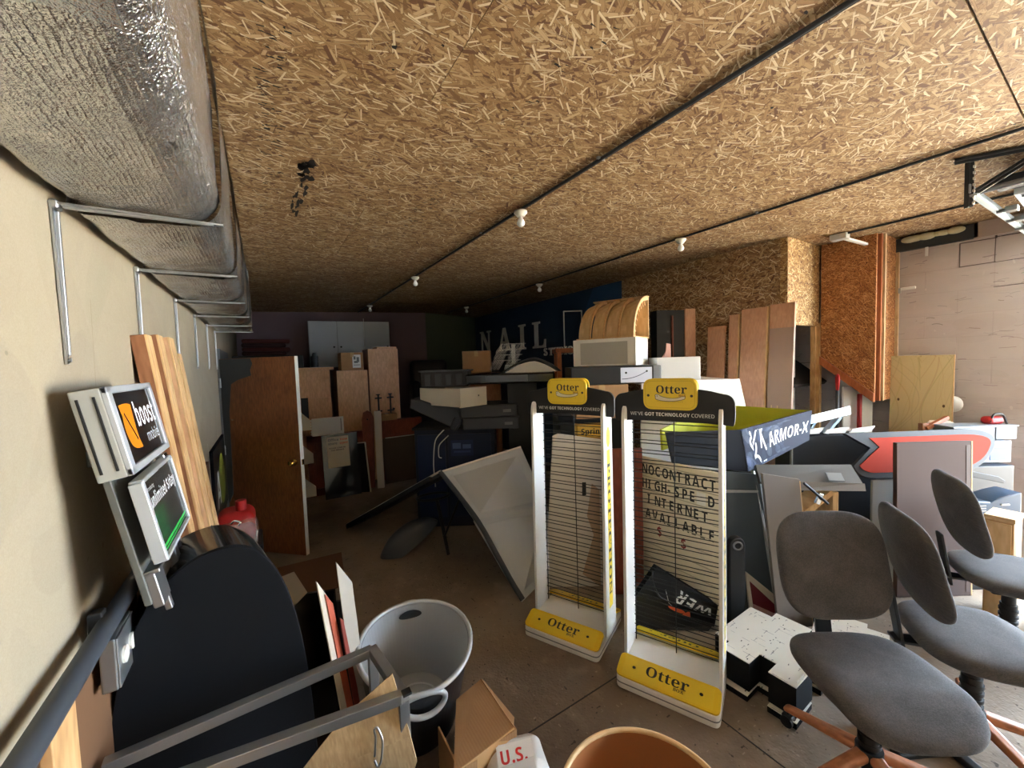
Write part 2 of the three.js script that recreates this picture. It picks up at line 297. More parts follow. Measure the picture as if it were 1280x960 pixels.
{
  const t = thing('air_duct', 'long foil-wrapped air duct along the top of the cream wall', 'duct');
  const zs = [1.2, -.56, -1.36, -2.04, -2.78, -3.45, -4.1, -4.85];
  for (let i = 0; i < zs.length - 1; i++) part('foil_sleeve', sleeve(zs[i] + (i ? .03 : 0), zs[i + 1], .011, i * 3.7), FOIL, t);
  part('end_cap', box(.29, .62, .01, -.228, 2.475, -4.85), FOIL, t);
  for (const z of [-.58, -.5]) part('tape_band', [rbox(.26, .003, .07, .001, -.24, 2.138, z), rbox(.003, .5, .07, .001, -.068, 2.5, z)], TAPE, t);
  const bz = [-1.29, -1.95, -2.68, -3.35, -4.0, -4.62];
  let first;
  bz.forEach((z, i) => {
    const lab = ['zinc shelf bracket nearest the camera under the foil duct', 'second zinc bracket along the duct, above the leaning planks', 'third zinc bracket along the foil duct', 'fourth zinc bracket along the foil duct', 'fifth zinc bracket along the foil duct', 'sixth zinc bracket, by the door end of the foil duct'][i];
    if (!first) {
      first = thing('shelf_bracket', lab, 'bracket', [XL, 2.14, z], 0, 'zinc brackets carrying the duct');
      const s = new THREE.Shape([[-.014, 0], [.014, 0], [.006, -.36], [-.006, -.36]].map(p => new THREE.Vector2(...p)));
      part('wall_leg', [prism(s, .004).rotateY(Math.PI / 2).translate(.006, 0, 0), bar([.009, -.02, 0], [.007, -.34, 0], .008, .008, [0, 0, 1])], C.zinc, first);
      const a = new THREE.Shape([[0, -.014], [.31, -.005], [.31, .005], [0, .014]].map(p => new THREE.Vector2(...p)));
      part('arm', [prism(a, .004).rotateX(-Math.PI / 2).translate(0, -.002, 0), bar([.02, -.008, 0], [.29, -.006, 0], .008, .008, [0, 0, 1])], C.zinc, first);
      part('elbow', rbox(.016, .022, .03, .006, .008, -.006, 0), C.zinc, first);
      part('screw', cyl(.005, .005, .006, 8).rotateZ(Math.PI / 2).translate(.008, -.35, 0), C.galv, first);
    } else copy(first, lab, [XL, 2.14, z]);
  });
}
// ---------------------------------------------------------------- ceiling lines and lamp holders
function conduit(label, x, z0, z1, lamps) {
  const t = thing('conduit', label, 'conduit', [x, CEIL - .012, 0]);
  part('pipe', rod([0, 0, z0], [0, 0, z1], .009, 10), C.charcoal, t);
  part('wire', rod([.024, .006, z0], [.024, .006, z1], .004, 6), C.black, t);
  for (let z = z0 - .8; z > z1; z -= 1.3) part('strap', rbox(.05, .012, .016, .003, 0, .004, z), C.galv, t);
}
conduit('dark conduit crossing the ceiling above the two yellow display racks', 1.53, 3.2, -7.7);
conduit('dark conduit along the ceiling nearer the block wall', 3.12, 3.2, -7.2);
conduit('short dark conduit ending at the pale strip fitting', 4.37, 3.2, -1.4);
{
  const spots = [[1.53, -2.25, 'bare bulb in white holder on the conduit, largest of the ceiling bulbs'], [1.53, -4.45, 'second bare bulb along the conduit above the grey lockers side'], [1.53, -6.75, 'farthest bare bulb on the conduit, near the back wall cabinet'], [3.12, -2.13, 'bare bulb in white holder above the arched plywood shelf'], [3.12, -4.2, 'second bare bulb on the far conduit, above the wire rack'], [3.12, -6.4, 'farthest bare bulb on the far conduit, by the dark blue wall']];
  let first;
  spots.forEach(([x, z, lab]) => {
    const p = [x, CEIL - .022, z];
    if (first) return copy(first, lab, p);
    first = thing('bulb_holder', lab, 'lamp holder', p, 0, 'bare bulbs on the ceiling');
    part('porcelain_base', new THREE.LatheGeometry([[0, 0], [.045, 0], [.046, -.012], [.03, -.03], [.022, -.04], [0, -.04]].map(q => new THREE.Vector2(...q)), 20).toNonIndexed(), M(0xd8d4c8, .35), first);
    part('bulb', new THREE.LatheGeometry([[0, -.105], [.014, -.103], [.025, -.092], [.028, -.078], [.022, -.06], [.014, -.048], [.013, -.038]].map(q => new THREE.Vector2(...q)), 20).toNonIndexed(), M(0xf2f2ee, .2), first);
  });
  const t = thing('strip_fitting', 'small grey ceiling box with a pale bent arm by the stair panel', 'ceiling fitting', [4.37, CEIL - .03, -1.42]);
  part('fitting_box', rbox(.09, .05, .12, .006), C.lightgrey, t); part('arm', bar([.02, -.01, .02], [.3, -.05, .1], .03, .02, [0, 0, 1]), C.white, t);
}
// black stains on the boards overhead
{
  const stain = (pts, x, z) => { const g = new THREE.ShapeGeometry(new THREE.Shape(pts.map(p => new THREE.Vector2(...p)))).rotateX(Math.PI / 2).translate(x, CEIL - .0012, z); return muv(g.toNonIndexed()); };
  const blob = (n, r, s) => Array.from({ length: n }, (_, i) => { const a = i / n * 6.283, q = r * (.45 + .9 * rnd()); return [Math.cos(a) * q, Math.sin(a) * q * s]; });
  const gs = []; for (let i = 0; i < 22; i++) gs.push(stain(blob(9, rr(.006, .03), rr(.6, 2.2)), .245 + rr(-.03, .03), -2.38 + rr(-.12, .12)));
  for (let i = 0; i < 16; i++) gs.push(stain(blob(7, rr(.004, .014), rr(3, 8)), .24 + rr(-.035, .03), -2.75 + rr(-.35, .2)));
  for (const [X, za, zb] of [[.07, -1.3, -4.6], [.95, -.7, -5]]) for (let i = 0; i < 240; i++) { const z = za + (zb - za) * rnd(), x = X + rr(-.05, .05), d = .5 + .5 * Math.sin(z * 2.7 + X * 9); if (rnd() > .25 + .75 * d) continue; gs.push(stain([[0, 0], [rr(.004, .03), rr(-.004, .004)], [rr(.004, .03), rr(.003, .01)], [0, rr(.003, .008)]], x, z)); }
  for (let i = 0; i < 40; i++) gs.push(stain(blob(6, rr(.004, .012), rr(.4, 1)), rr(.3, 4), rr(-5, -.2)));
  const o = part('ceiling_stain', gs, M(0x17120e, .8), scene); o.userData.kind = 'structure';
}
// ---------------------------------------------------------------- lit shop sign leaning on the left wall
{
  const t = thing('sign_stand', 'grey sign stand with an orange leaf logo header above a green lettered panel', 'sign', [-.262, 1.53, -1.165]);
  t.rotation.set(0, Math.PI / 2, 0); // local x runs deeper along the wall, z out into the room
  const lean = new THREE.Matrix4().makeRotationX(-.17), L = g => g.applyMatrix4(lean), yb = y => y;
  const W1 = .385, H1 = .2;
  part('header_case', [L(rbox(W1, H1, .05, .004, W1 / 2, H1 / 2, -.026))], M(0xa3a39c, .5), t);
  part('header_frame', [rbox(W1, .018, .012, .003, W1 / 2, .009, .003), rbox(W1, .016, .012, .003, W1 / 2, H1 - .008, .003), rbox(.03, H1, .012, .003, .015, H1 / 2, .003), rbox(.03, H1, .012, .003, W1 - .015, H1 / 2, .003)].map(L), C.silver, t);
  part('slot', [rbox(.003, H1 - .035, .005, .001, -.0005, H1 / 2, -.04), rbox(.003, H1 - .035, .005, .001, -.0005, H1 / 2, -.014)].map(L), C.black, t);
  const face = print(1024, 520, (x, w, h) => {
    x.fillStyle = '#101114'; x.fillRect(0, 0, w, h); x.translate(0, 20); x.scale(1.35, 1.4);
    x.fillStyle = '#f58a1f'; x.beginPath(); x.moveTo(70, 50); x.quadraticCurveTo(230, 40, 285, 60); x.lineTo(262, 180); x.quadraticCurveTo(255, 250, 285, 300); x.quadraticCurveTo(120, 300, 92, 250); x.quadraticCurveTo(50, 190, 88, 110); x.fill();
    x.strokeStyle = '#101114'; x.lineWidth = 15; x.beginPath(); x.moveTo(128, 95); x.lineTo(238, 250); x.stroke();
    x.fillStyle = '#eef0f4'; x.font = 'bold 190px sans-serif'; x.fillText('boost', 310, 190, 440); x.font = '92px sans-serif'; x.fillText('mobile', 430, 292);
  }, .12);
  part('header_print', L(unitUV(new THREE.PlaneGeometry(W1 - .06, H1 - .034)).translate(W1 / 2, H1 / 2, .0035)), face, t);
  // stem and lower panel
  part('back_plate', L(rbox(.36, .3, .014, .003, .19, -.15, -.04)), M(0x5d5e58, .5), t);
  part('clip', [L(rbox(.04, .03, .02, .003, .3, -.02, .0)), L(rbox(.04, .03, .02, .003, .2, -.03, .0))], C.chrome, t);
  const H2 = .19, W2 = .31;
  part('panel_frame', [rbox(.018, H2, .026, .003, .01, -.02 - H2 / 2, .004), rbox(W2, .01, .026, .003, .01 + W2 / 2, -.02, .004), rbox(.012, H2, .026, .003, .01 + W2, -.02 - H2 / 2, .004), rbox(W2, .008, .026, .003, .01 + W2 / 2, -.02 - H2, .004), rbox(W2, H2, .018, .003, .01 + W2 / 2, -.02 - H2 / 2, .001)].map(L), C.silver, t);
  const pr = print(1024, 512, (x, w, h) => {
    x.fillStyle = '#2b2a28'; x.fillRect(0, 0, w, h); x.fillStyle = '#d9d9d6'; x.font = 'bold 40px sans-serif'; x.fillText('introducing', 30, 70);
    x.font = 'bold 125px sans-serif'; x.fillText('unlimited $/day', 22, 190); x.fillStyle = '#2f8f45'; x.font = 'bold 46px sans-serif';
    for (const [s, y] of [['unlimited talk', 260], ['unlimited text', 312], ['unlimited web', 364], ['no contracts', 416]]) x.fillText(s, 40, y);
    x.fillStyle = '#35b04c'; x.fillRect(0, 455, w, 22); x.fillRect(0, 486, w, 12);
  }, .2);
  part('panel_print', L(unitUV(new THREE.PlaneGeometry(W2 - .022, H2 - .016)).translate(.013 + W2 / 2, -.02 - H2 / 2, .012)), pr, t);
  part('wall_arm', rbox(.04, .04, .1, .004, .2, .02, -.065), C.steel, t);
  part('post', [L(rbox(.04, .2, .02, .003, .26, -.3, -.03)), L(rbox(.02, .14, .014, .003, .1, -.29, -.03)), L(rbox(.02, .12, .014, .003, .34, -.28, -.03))], C.steel, t);
  part('bracket', [L(rbox(.07, .09, .02, .004, .05, -.27, -.025)), L(rbox(.07, .01, .03, .003, .05, -.23, -.02))], C.steel, t);
}
// ---------------------------------------------------------------- timber leaning on the left wall
{
  const spots = [[-1.86, 1.885, .07, 'narrow dressed plank leaning on the cream wall, the one nearest the sign'], [-2.06, 1.90, .08, 'second narrow plank from the sign leaning on the cream wall'], [-2.21, 1.90, .1, 'tan plank leaning on the cream wall, third from the sign'], [-2.4, 1.84, .09, 'shorter pale plank leaning on the cream wall, farthest from the sign']];
  spots.forEach(([z, y, w, lab], i) => {
    const o = solo('timber_plank', rbox([.045, .03, .045, .03][i], Math.hypot(y, .2), w, .003, 0, Math.hypot(y, .2) / 2, 0), [W.brown, W.brown, W.oakveneer, W.pine][i], lab, 'plank', [-.155 + i * .004, 0.005, z], [0, 0, Math.atan2(.205, y)], 'planks leaning on the cream wall');
    part('pale_edge', rbox(.008, Math.hypot(y, .2) - .002, w + .001, .002, [.019, .012, .019, .012][i], Math.hypot(y, .2) / 2, 0), W.pine, o);
  });
}
{
  const t = thing('poster_board', 'dark poster board with a white letter A and a yellow-green patch on the cream wall', 'poster', [XL + .012, .55, -4.1]);
  t.rotation.y = Math.PI / 2;
  part('board', rbox(.95, .62, .02, .003, 0, .31, 0), C.matblack, t);
  part('poster_print', unitUV(new THREE.PlaneGeometry(.93, .6)).translate(0, .31, .0108), print(512, 340, (x, w, h) => { x.fillStyle = '#15171a'; x.fillRect(0, 0, w, h); x.fillStyle = '#8a9230'; x.beginPath(); x.ellipse(300, 180, 130, 120, .4, 0, 7); x.fill(); x.fillStyle = '#e6e6e2'; x.font = 'bold 220px sans-serif'; x.fillText('A', 60, 270); }), t);
}
{
  const t = thing('red_can', 'red plastic can half in a clear bag behind the leaning planks', 'can', [-.2, 0, -3.0]);
  part('stool_under', rbox(.26, .68, .3, .01, 0, .34, 0), C.black, t);
  part('can_body', [rbox(.2, .2, .24, .06, 0, .79, 0, 5), cyl(.03, .03, .06, 14, .03, .92, .04)], C.red, t);
  part('bag', [rbox(.21, .17, .2, .05, .01, .76, .1, 4)], M(0xb8b4b0, .25, { transparent: true, opacity: .45 }), t);
}
// ---------------------------------------------------------------- arched black display and the steel frame before it
{
  const t = thing('arched_display', 'tall black arched display panel with glossy rim in front of the planks', 'display panel', [-.125, 0, -1.3]);
  const s = new THREE.Shape(); s.moveTo(-.255, 0); s.lineTo(-.25, .72); s.bezierCurveTo(-.24, 1.1, -.14, 1.275, .01, 1.275); s.bezierCurveTo(.13, 1.275, .18, 1.06, .195, .72); s.lineTo(.215, 0);
  part('front_panel', prism(s, .02, .002, 24), C.matblack, t);
  const s2 = new THREE.Shape(); s2.moveTo(-.23, 0); s2.lineTo(-.24, .75); s2.bezierCurveTo(-.225, 1.09, -.12, 1.268, .01, 1.268); s2.bezierCurveTo(.11, 1.268, .16, 1.05, .18, .72); s2.lineTo(.205, 0);
  const skew = g => { const p = g.attributes.position; for (let i = 0; i < p.count; i++) p.setX(i, p.getX(i) + p.getZ(i) * .2 * clamp(p.getY(i) * 1.6 - 1)); g.computeVertexNormals(); return g; };
  part('arch_rim', skew(prism(s2, .22, 0, 32).translate(0, 0, -.02)), C.gloss, t);
  part('rear_panel', skew(prism(s, .016, .002, 24).translate(0, -.012, -.24)), C.gloss, t);
  part('rim_seam', rbox(.004, .004, .22, .001, .005, 1.2685, 0).rotateY(.2).translate(-.026, 0, -.13), C.darkgrey, t);
  part('hook', [tube([[.01, 1.275, -.2], [.02, 1.285, -.19], [.035, 1.28, -.18], [.03, 1.27, -.18]], .003, 14)], C.chrome, t);
}
{
  const t = thing('metal_trestle', 'rectangular welded steel tube frame in front of the black arch', 'metal frame', [0, .9, 0]);
  const q = .026;
  part('rail', bar([-.345, 0, -1.175], [.226, 0, -1.2], q, q, [0, 0, 1]), C.galv, t);
  part('rail', bar([-.345, 0, -1.07], [.252, 0, -.985], q, q, [0, 0, 1]), C.galv, t);
  part('end_rail', bar([.228, 0, -1.205], [.258, 0, -.975], q, q), C.galv, t);
  part('leg', bar([.228, -.01, -1.2], [.228, -.9, -1.2], q, q), C.galv, t);
  part('leg', bar([.256, -.01, -.985], [.256, -.9, -.985], q, q), C.galv, t);
  for (const x of [-.34]) { part('leg', bar([x, -.01, -1.175], [x, -.9, -1.175], q, q), C.galv, t); part('leg', bar([x, -.01, -1.07], [x, -.9, -1.07], q, q), C.galv, t); }
  part('corner_plug', rbox(.022, .006, .022, .001, .263, .014, -.975), C.black, t);
}
{
  const t = thing('cardboard_flap', 'torn corrugated cardboard sheet with a bent wire hook, propped on the steel frame', 'cardboard');
  const s = new THREE.Shape([[0, 0], [.06, .045], [.115, .085], [.13, .08], [.15, .105], [.262, .155], [.275, .05], [.285, -.06], [.2, -.2], [.02, -.18]].map(p => new THREE.Vector2(...p)));
  part('sheet', prism(s, .005), M(0xffffff, .9, { map: rep(grainTex([176, 150, 112], [206, 182, 140], 256, 60, 44), 4) }), t);
  part('wire_hook', tube([[.19, -.01, .004], [.2, .03, .008], [.2, .05, .01], [.208, .052, .01], [.215, .02, .01], [.205, -.02, .012], [.195, -.03, .012], [.19, -.015, .01]], .0028, 40), C.galv, t);
  t.position.set(0, .765, -1.045); orient(t, [.95, .06, .32], [-.06, .93, -.26]);
}
{
  const t = thing('storage_tote', 'black plastic tote corner with a rolled rim at the bottom of the photo', 'tote', [.15, 0, -.74]);
  t.rotation.y = -.62;
  part('tote_wall', [rbox(.34, .8, .008, .003, 0, .42, .115), rbox(.34, .8, .008, .003, 0, .42, -.115), rbox(.008, .8, .23, .003, .166, .42, 0), rbox(.008, .8, .23, .003, -.166, .42, 0), rbox(.33, .01, .23, .003, 0, .02, 0)], C.black, t);
  part('rim', [rbox(.38, .03, .03, .012, 0, .82, .125, 4), rbox(.38, .03, .03, .012, 0, .82, -.125, 4), rbox(.03, .03, .26, .012, .18, .82, 0, 4), rbox(.03, .03, .26, .012, -.18, .82, 0, 4)], C.black, t);
}
// long slats stood against a dark glossy panel
{
  const t = thing('glossy_board', 'dark glossy panel leaning upright beside the black arch behind the thin slats', 'panel', [.13, 0, -1.93]);
  const g = prism([[-.1, 0], [.1, 0], [.095, .735], [-.03, .73], [-.085, .68]], .02, .003);
  part('panel_sheet', g, C.gloss, t); part('panel_back', prism([[-.09, 0], [.13, 0], [.12, .66], [-.08, .66]], .016).translate(.02, 0, -.04), C.black, t); orient(t, [.88, 0, .47], [0, 1, -.06]);
  const mk = (m, lab, p, up, right, w, L, tip) => { const s = new THREE.Shape([[-w / 2, 0], [w / 2, 0], [w / 2, L - tip], [-w / 2, L]].map(q => new THREE.Vector2(...q))); const o = solo('wooden_lath', prism(s, .006), m, lab, 'slat', p, [0, 0, 0], 'slats standing by the glossy panel'); orient(o, right, up); return o; };
  mk(M(0xd8ccb8, .6), 'white pointed slat with an orange slat behind it, standing by the glossy panel', [.245, .005, -1.76], [-.085, .8, -.09], [.75, .05, -.66], .045, .85, .1);
  mk(M(0xc05a3c, .6), 'thin orange slat behind the pointed white slat', [.268, .005, -1.775], [-.09, .8, -.08], [.75, .05, -.66], .03, .78, .06);
  mk(M(0x8c3a2c, .6), 'thin dark red slat leaning between the orange and the pale grey slats', [.29, .005, -1.785], [-.07, .8, -.06], [.75, 0, -.66], .03, .66, .04);
  mk(M(0xbcb4a6, .6), 'tall pale grey slat with slanted tip beside the silver tub', [.3, .005, -1.8], [-.05, .87, -.06], [.93, 0, -.36], .06, .9, .12);
}
// round tub with silver liner, standing in an opened carton
{
  const t = thing('party_tub', 'round black tub with a silver grey liner and two cut-out handles', 'tub', [.535, .05, -1.845]);
  t.rotation.set(.2, -.2, -.03, 'YXZ');
  const R = .25, H = .42, n = 72, pos = [], uv = [];
  const rim = a => H + .008 * Math.cos(2 * a);      // rim dips at front and back
  const prof = (a, k) => [ (R - .05 * (1 - k)) , k ];
  const surf = (r0, r1, y0, inset, dip) => { const g = new THREE.CylinderGeometry(1, 1, 1, n, 16, true).toNonIndexed(), p = g.attributes.position; for (let i = 0; i < p.count; i++) { const a = Math.atan2(p.getZ(i), p.getX(i)), k = p.getY(i) + .5, r = r0 + (r1 - r0) * k; p.setXYZ(i, Math.cos(a) * (r - inset), y0 + k * (rim(a) - dip - y0), Math.sin(a) * (r - inset)); } g.computeVertexNormals(); return g; };
  part('outer_shell', [surf(.2, R, 0, 0, .02), cyl(.2, .2, .01, 48, 0, .005, 0)], C.black, t);
  part('liner', [surf(.18, R, .03, .008, .004), cyl(.175, .175, .006, 48, 0, .035, 0)], C.silver, t);
  const pts = []; for (let i = 0; i < 64; i++) { const a = i / 64 * 6.2832; pts.push(V(Math.cos(a) * (R + .004), rim(a), Math.sin(a) * (R + .004))); }
  part('rim', tube(pts, .011, 128, 10, true), C.silver, t);
  for (const s of [1, -1]) {
    const hp = []; for (let i = 0; i < 24; i++) { const a = i / 24 * 6.2832, th = (s > 0 ? Math.PI / 2 : -Math.PI / 2) + .34 * Math.cos(a), sn = Math.sin(a), y = H - .05 + .045 * sn, ro = R + .004 + .012 * (1 - sn) * (s > 0 ? 1 : .2); hp.push(V(Math.cos(th) * ro, y, Math.sin(th) * ro)); }
    const h = part('handle', tube(hp, .012, 64, 8, true), C.silver, t);
    const hq = []; for (let i = 0; i < 24; i++) { const a = i / 24 * 6.2832, th = (s > 0 ? Math.PI / 2 : -Math.PI / 2) + .26 * Math.cos(a), y = H - .055 + .026 * Math.sin(a); hq.push([th, y]); }
    const g = []; const c = [(s > 0 ? Math.PI / 2 : -Math.PI / 2), H - .055]; const P3 = (q, r) => [Math.cos(q[0]) * r, q[1], Math.sin(q[0]) * r];
    for (const r of [R - .024, R + .003]) for (let i = 0; i < 24; i++) { const A = P3(c, r), B = P3(hq[i], r), D = P3(hq[(i + 1) % 24], r); g.push(...A, ...B, ...D); }
    const bg = new THREE.BufferGeometry(); bg.setAttribute('position', new THREE.Float32BufferAttribute(g, 3)); bg.computeVertexNormals(); part('hand_hole', bg, C.charcoal, h);
  }
  part('base_ridge', new THREE.TorusGeometry(.11, .004, 8, 48).rotateX(Math.PI / 2).translate(.01, .042, 0).toNonIndexed(), M(0xd0d4d6, .3), t);
}
{
  const t = thing('carton', 'flattened open cardboard carton with torn flaps beside the silver-lined tub', 'carton', [.685, 0, -1.47]);
  part('carton_wall', [rbox(.27, .19, .008, .002, 0, .1, .11), rbox(.008, .19, .2, .002, .135, .1, .01), rbox(.008, .19, .2, .002, -.135, .1, .01), rbox(.27, .008, .22, .002, 0, .005, 0)], cardMat, t);
  part('flap', quadSlab([[-.16, .2, .13], [.13, .2, .1], [.13, .205, -.2], [-.02, .205, -.16]], .006), cardMat, t);
  part('flap', quadSlab([[.13, .203, .1], [.165, .185, .05], [.15, .185, -.2], [.13, .208, -.2]], .006), cardMat, t);
  part('torn_edge', quadSlab([[-.17, .13, .15], [.14, .12, .12], [.13, .2, .104], [-.16, .2, .134]], .005), M(0xc39a68, .9), t);
  part('inner_flap', quadSlab([[-.17, .1, .16], [-.1, .06, .19], [-.06, .19, .13], [-.15, .2, .13]], .005), cardMat, t);
}
{
  const t = thing('plastic_bag', 'white plastic bag with red lettering on the floor by the carton', 'bag', [.78, 0, -1.31]);
  t.rotation.y = -.35;
  const g = new RoundedBoxGeometry(.26, .16, .2, 6, .06), p = g.attributes.position; for (let i = 0; i < p.count; i++) { const d = noise.noise(p.getX(i) * 14, p.getY(i) * 14, p.getZ(i) * 14) * .02; p.setXYZ(i, p.getX(i) + d, p.getY(i) + d, p.getZ(i) - d); } g.computeVertexNormals();
  part('bag_body', g.translate(0, .082, 0), M(0xd9d9d8, .35), t);
  part('bag_print', unitUV(new THREE.PlaneGeometry(.15, .09)).rotateX(-1.25).translate(0, .167, .02), print(256, 154, (x, w, h) => { x.fillStyle = '#e6e6e4'; x.fillRect(0, 0, w, h); x.fillStyle = '#c22'; x.font = 'bold 110px sans-serif'; x.fillText('U.S.', 14, 116); }), t);
}
{
  const t = thing('fibre_drum', 'round open brown fibre drum with a pale rim at the bottom edge', 'drum', [.83, 0, -.68]);
  const inner = M(0x9a6238, .55), pts = [[.23, 0], [.25, .01], [.25, .5], [.238, .5], [.236, .02], [0, .02]];
  part('drum_wall', new THREE.LatheGeometry(pts.map(p => new THREE.Vector2(...p)), 64).toNonIndexed(), inner, t);
  part('drum_rim', new THREE.TorusGeometry(.2445, .008, 10, 80).rotateX(Math.PI / 2).translate(0, .5, 0).toNonIndexed(), W.pale, t);
}
// flat cardboard on the floor by the door
{
  const o = solo('cardboard_sheet', quadSlab([[-.15, .012, -4.0], [.12, .01, -3.3], [.46, .014, -3.35], [.52, .02, -3.95]], .008), M(0x6d4a33, .9), 'flat brown cardboard sheet on the floor in front of the door', 'cardboard');
  solo('paper_sheet', quadSlab([[-.04, .024, -3.75], [.05, .024, -3.25], [.2, .024, -3.3], [.12, .024, -3.8]], .003), M(0xcfc6b4, .8), 'pale paper lying on the brown cardboard by the door', 'paper');
}

// ---------------------------------------------------------------- door standing open on the left wall
{
  const fr = struct('door_frame', [box(.03, 1.98, .09, XL + .015, .99, -4.72), box(.03, .09, .95, XL + .015, 1.93, -5.2)], M(0x55585a, .5));
  const t = thing('door', 'brown wooden door with a grey paint patch and brass knob, standing open', 'door', [-.36, 0, -4.67]);
  const dx = .596, dz = .597, w = Math.hypot(dx, dz); t.rotation.y = -Math.atan2(dz, dx); // local x runs from hinge to latch
  part('leaf', rbox(w, 1.86, .04, .003, w / 2, .95, -.02), W.door, t);
  part('paint_patch', [unitUV(prism([[.02, 0], [.36, 0], [.38, .05], [.35, .11], [.36, .16], [.2, .2], [.12, .24], [.08, .5], [.06, 1.3], [.0, 1.4], [0, 0]].map(([x, y]) => [x, 1.875 - y]), .002).translate(0, 0, .0015))], M(0x3c4145, .55), t);
  part('latch_edge', rbox(.003, 1.86, .04, .001, w + .001, .95, -.02), M(0xc2c0b6, .5), t);
  const k = part('door_handle', new THREE.LatheGeometry([[0, 0], [.03, 0], [.03, .004], [.012, .01], [.011, .03], [.024, .04], [.027, .05], [.02, .062], [0, .066]].map(q => new THREE.Vector2(...q)), 24).rotateX(Math.PI / 2).translate(w - .065, .9, 0).toNonIndexed(), C.brass, t);
  part('latch', rbox(.012, .05, .024, .003, w + .006, .9, -.02), C.brass, k);
  for (const y of [.3, 1.0, 1.65]) part('hinge', cyl(.008, .008, .09, 10, 0, y, .004), C.galv, t);
  part('coat_hook', tube([[.13, 1.3, 0], [.13, 1.3, .03], [.16, 1.3, .035]], .004, 12), C.chrome, t);
}
const yawC = -.562;
// ---------------------------------------------------------------- back left: cupboards, boxes and boards
function crate(name, label, cat, pos, yaw, w, h, d, m, r = .006, group) { return solo(name, rbox(w, h, d, r, 0, h / 2, -d / 2), m, label, cat, pos, [0, yaw, 0], group); }
function carton(label, pos, yaw, w, h, d, o = {}) {
  const t = thing('cardboard_box', label, 'box', pos, yaw);
  part('box_body', rbox(w, h, d, .004, 0, h / 2, -d / 2), o.m ?? cardMat, t);
  part('tape', [rbox(.05, .002, d * .98, .0008, 0, h, -d / 2), rbox(.05, h * .25, .002, .0008, 0, h * .87, .0005)], M(0xb99a68, .3), t);
  if (o.print) part('box_print', unitUV(new THREE.PlaneGeometry(o.pw ?? w * .4, o.ph ?? h * .7)).translate(o.px ?? 0, o.py ?? h / 2, .0015), o.print, t);
  return t;
}
{
  const t = thing('wall_cupboard', 'grey three-door wall cupboard on the dark back wall', 'cupboard', [1.35, 1.78, -7.58], -.265 + .12);
  part('carcass', rbox(1.36, .82, .3, .004, 0, .41, -.16), M(0x9aa0a6, .5), t);
  for (const [x, w, kx] of [[-.445, .445, .17], [.01, .445, -.17], [.46, .44, .18]]) { const d = part('door', rbox(w, .81, .018, .003, x, .41, 0), M(0xb9c1c9, .5), t); part('finger_hole', cyl(.016, .016, .004, 16).rotateX(Math.PI / 2).translate(x + kx, .36, .01), C.black, d); }
  part('upright', rbox(.008, .9, .01, .002, .235, .42, .018), C.white, t);
}
{ // two open shelf units and a tall cabinet in blond veneer
  const mk = (label, x, z, w, h, y0, yaw) => { const t = thing('veneer_cabinet', label, 'cabinet', [x, 0, z], yaw); part('carcass', rbox(w, y0 + h, .4, .004, 0, (y0 + h) / 2, -.2), W.brown, t); part('side_panel', rbox(w - .004, y0 + h - .004, .012, .002, 0, (y0 + h) / 2, .005), W.oakveneer, t); return t; };
  const a = mk('blond veneer cabinet with an overhanging top, next to the open door', .6, -6.3, .42, .7, 1.04, 0);
  part('top_board', rbox(.52, .04, .46, .004, 0, 1.76, -.18), W.oakveneer, a); part('lower_panel', rbox(.3, .28, .02, .002, .06, 1.2, .02), W.oakveneer, a); part('dark_gap', rbox(.09, .3, .004, .001, -.14, 1.2, .012), C.black, a);
  const b = mk('plain blond veneer cabinet with a small carton on top', 1.12, -6.3, .44, .9, .82, 0); part('cable', tube([[-.6, 1.5, .05], [-.5, 1.48, .03], [-.4, 1.38, .03]], .005, 16), C.black, a);
  const c = mk('tallest blond veneer cabinet against the dark back wall', 1.585, -6.28, .46, 1.2, .84, 0); part('knob', cyl(.016, .016, .03, 14).rotateX(Math.PI / 2).translate(.12, 1.09, .02), C.black, c); part('top_lip', rbox(.3, .03, .3, .003, .05, 2.055, -.1), W.oakveneer, c);
}
carton('small cardboard box with a white picture label on the veneer cabinet', [1.14, 1.722, -6.34], .0, .32, .27, .3, { print: print(128, 160, (x, w, h) => { x.fillStyle = '#dfe3e2'; x.fillRect(0, 0, w, h); x.fillStyle = '#6b7274'; x.fillRect(20, 20, 30, 40); x.fillRect(64, 30, 40, 60); x.fillRect(24, 76, 60, 26); x.fillStyle = '#333'; x.fillRect(16, 122, 96, 6); }), pw: .12, ph: .2, px: .06 });
{
  const t = thing('folded_cushions', 'stack of dark red folded cushions on a black shelf behind the door', 'cushions', [.02, 0, -6.95]);
  part('shelf_block', rbox(.9, 1.98, .4, .01, .05, .99, -.1), C.black, t);
  for (let i = 0; i < 4; i++) part('cushion', rbox(.56 + .05 * (i % 2), .06, .4, .025, .03 * (i % 2), 2.01 + i * .06, -.06, 4), M([0x3a1a18, 0x4a1f1a, 0x321615, 0x54261f][i], .8), t);
}
solo('spray_bottle', [cyl(.05, .05, .16, 18, 0, .08, 0), cyl(.02, .035, .05, 14, 0, .185, 0)], C.darkgrey, 'dark bottle standing on the veneer cabinet top beside the grey cupboard', 'bottle', [.63, 1.785, -6.4]);
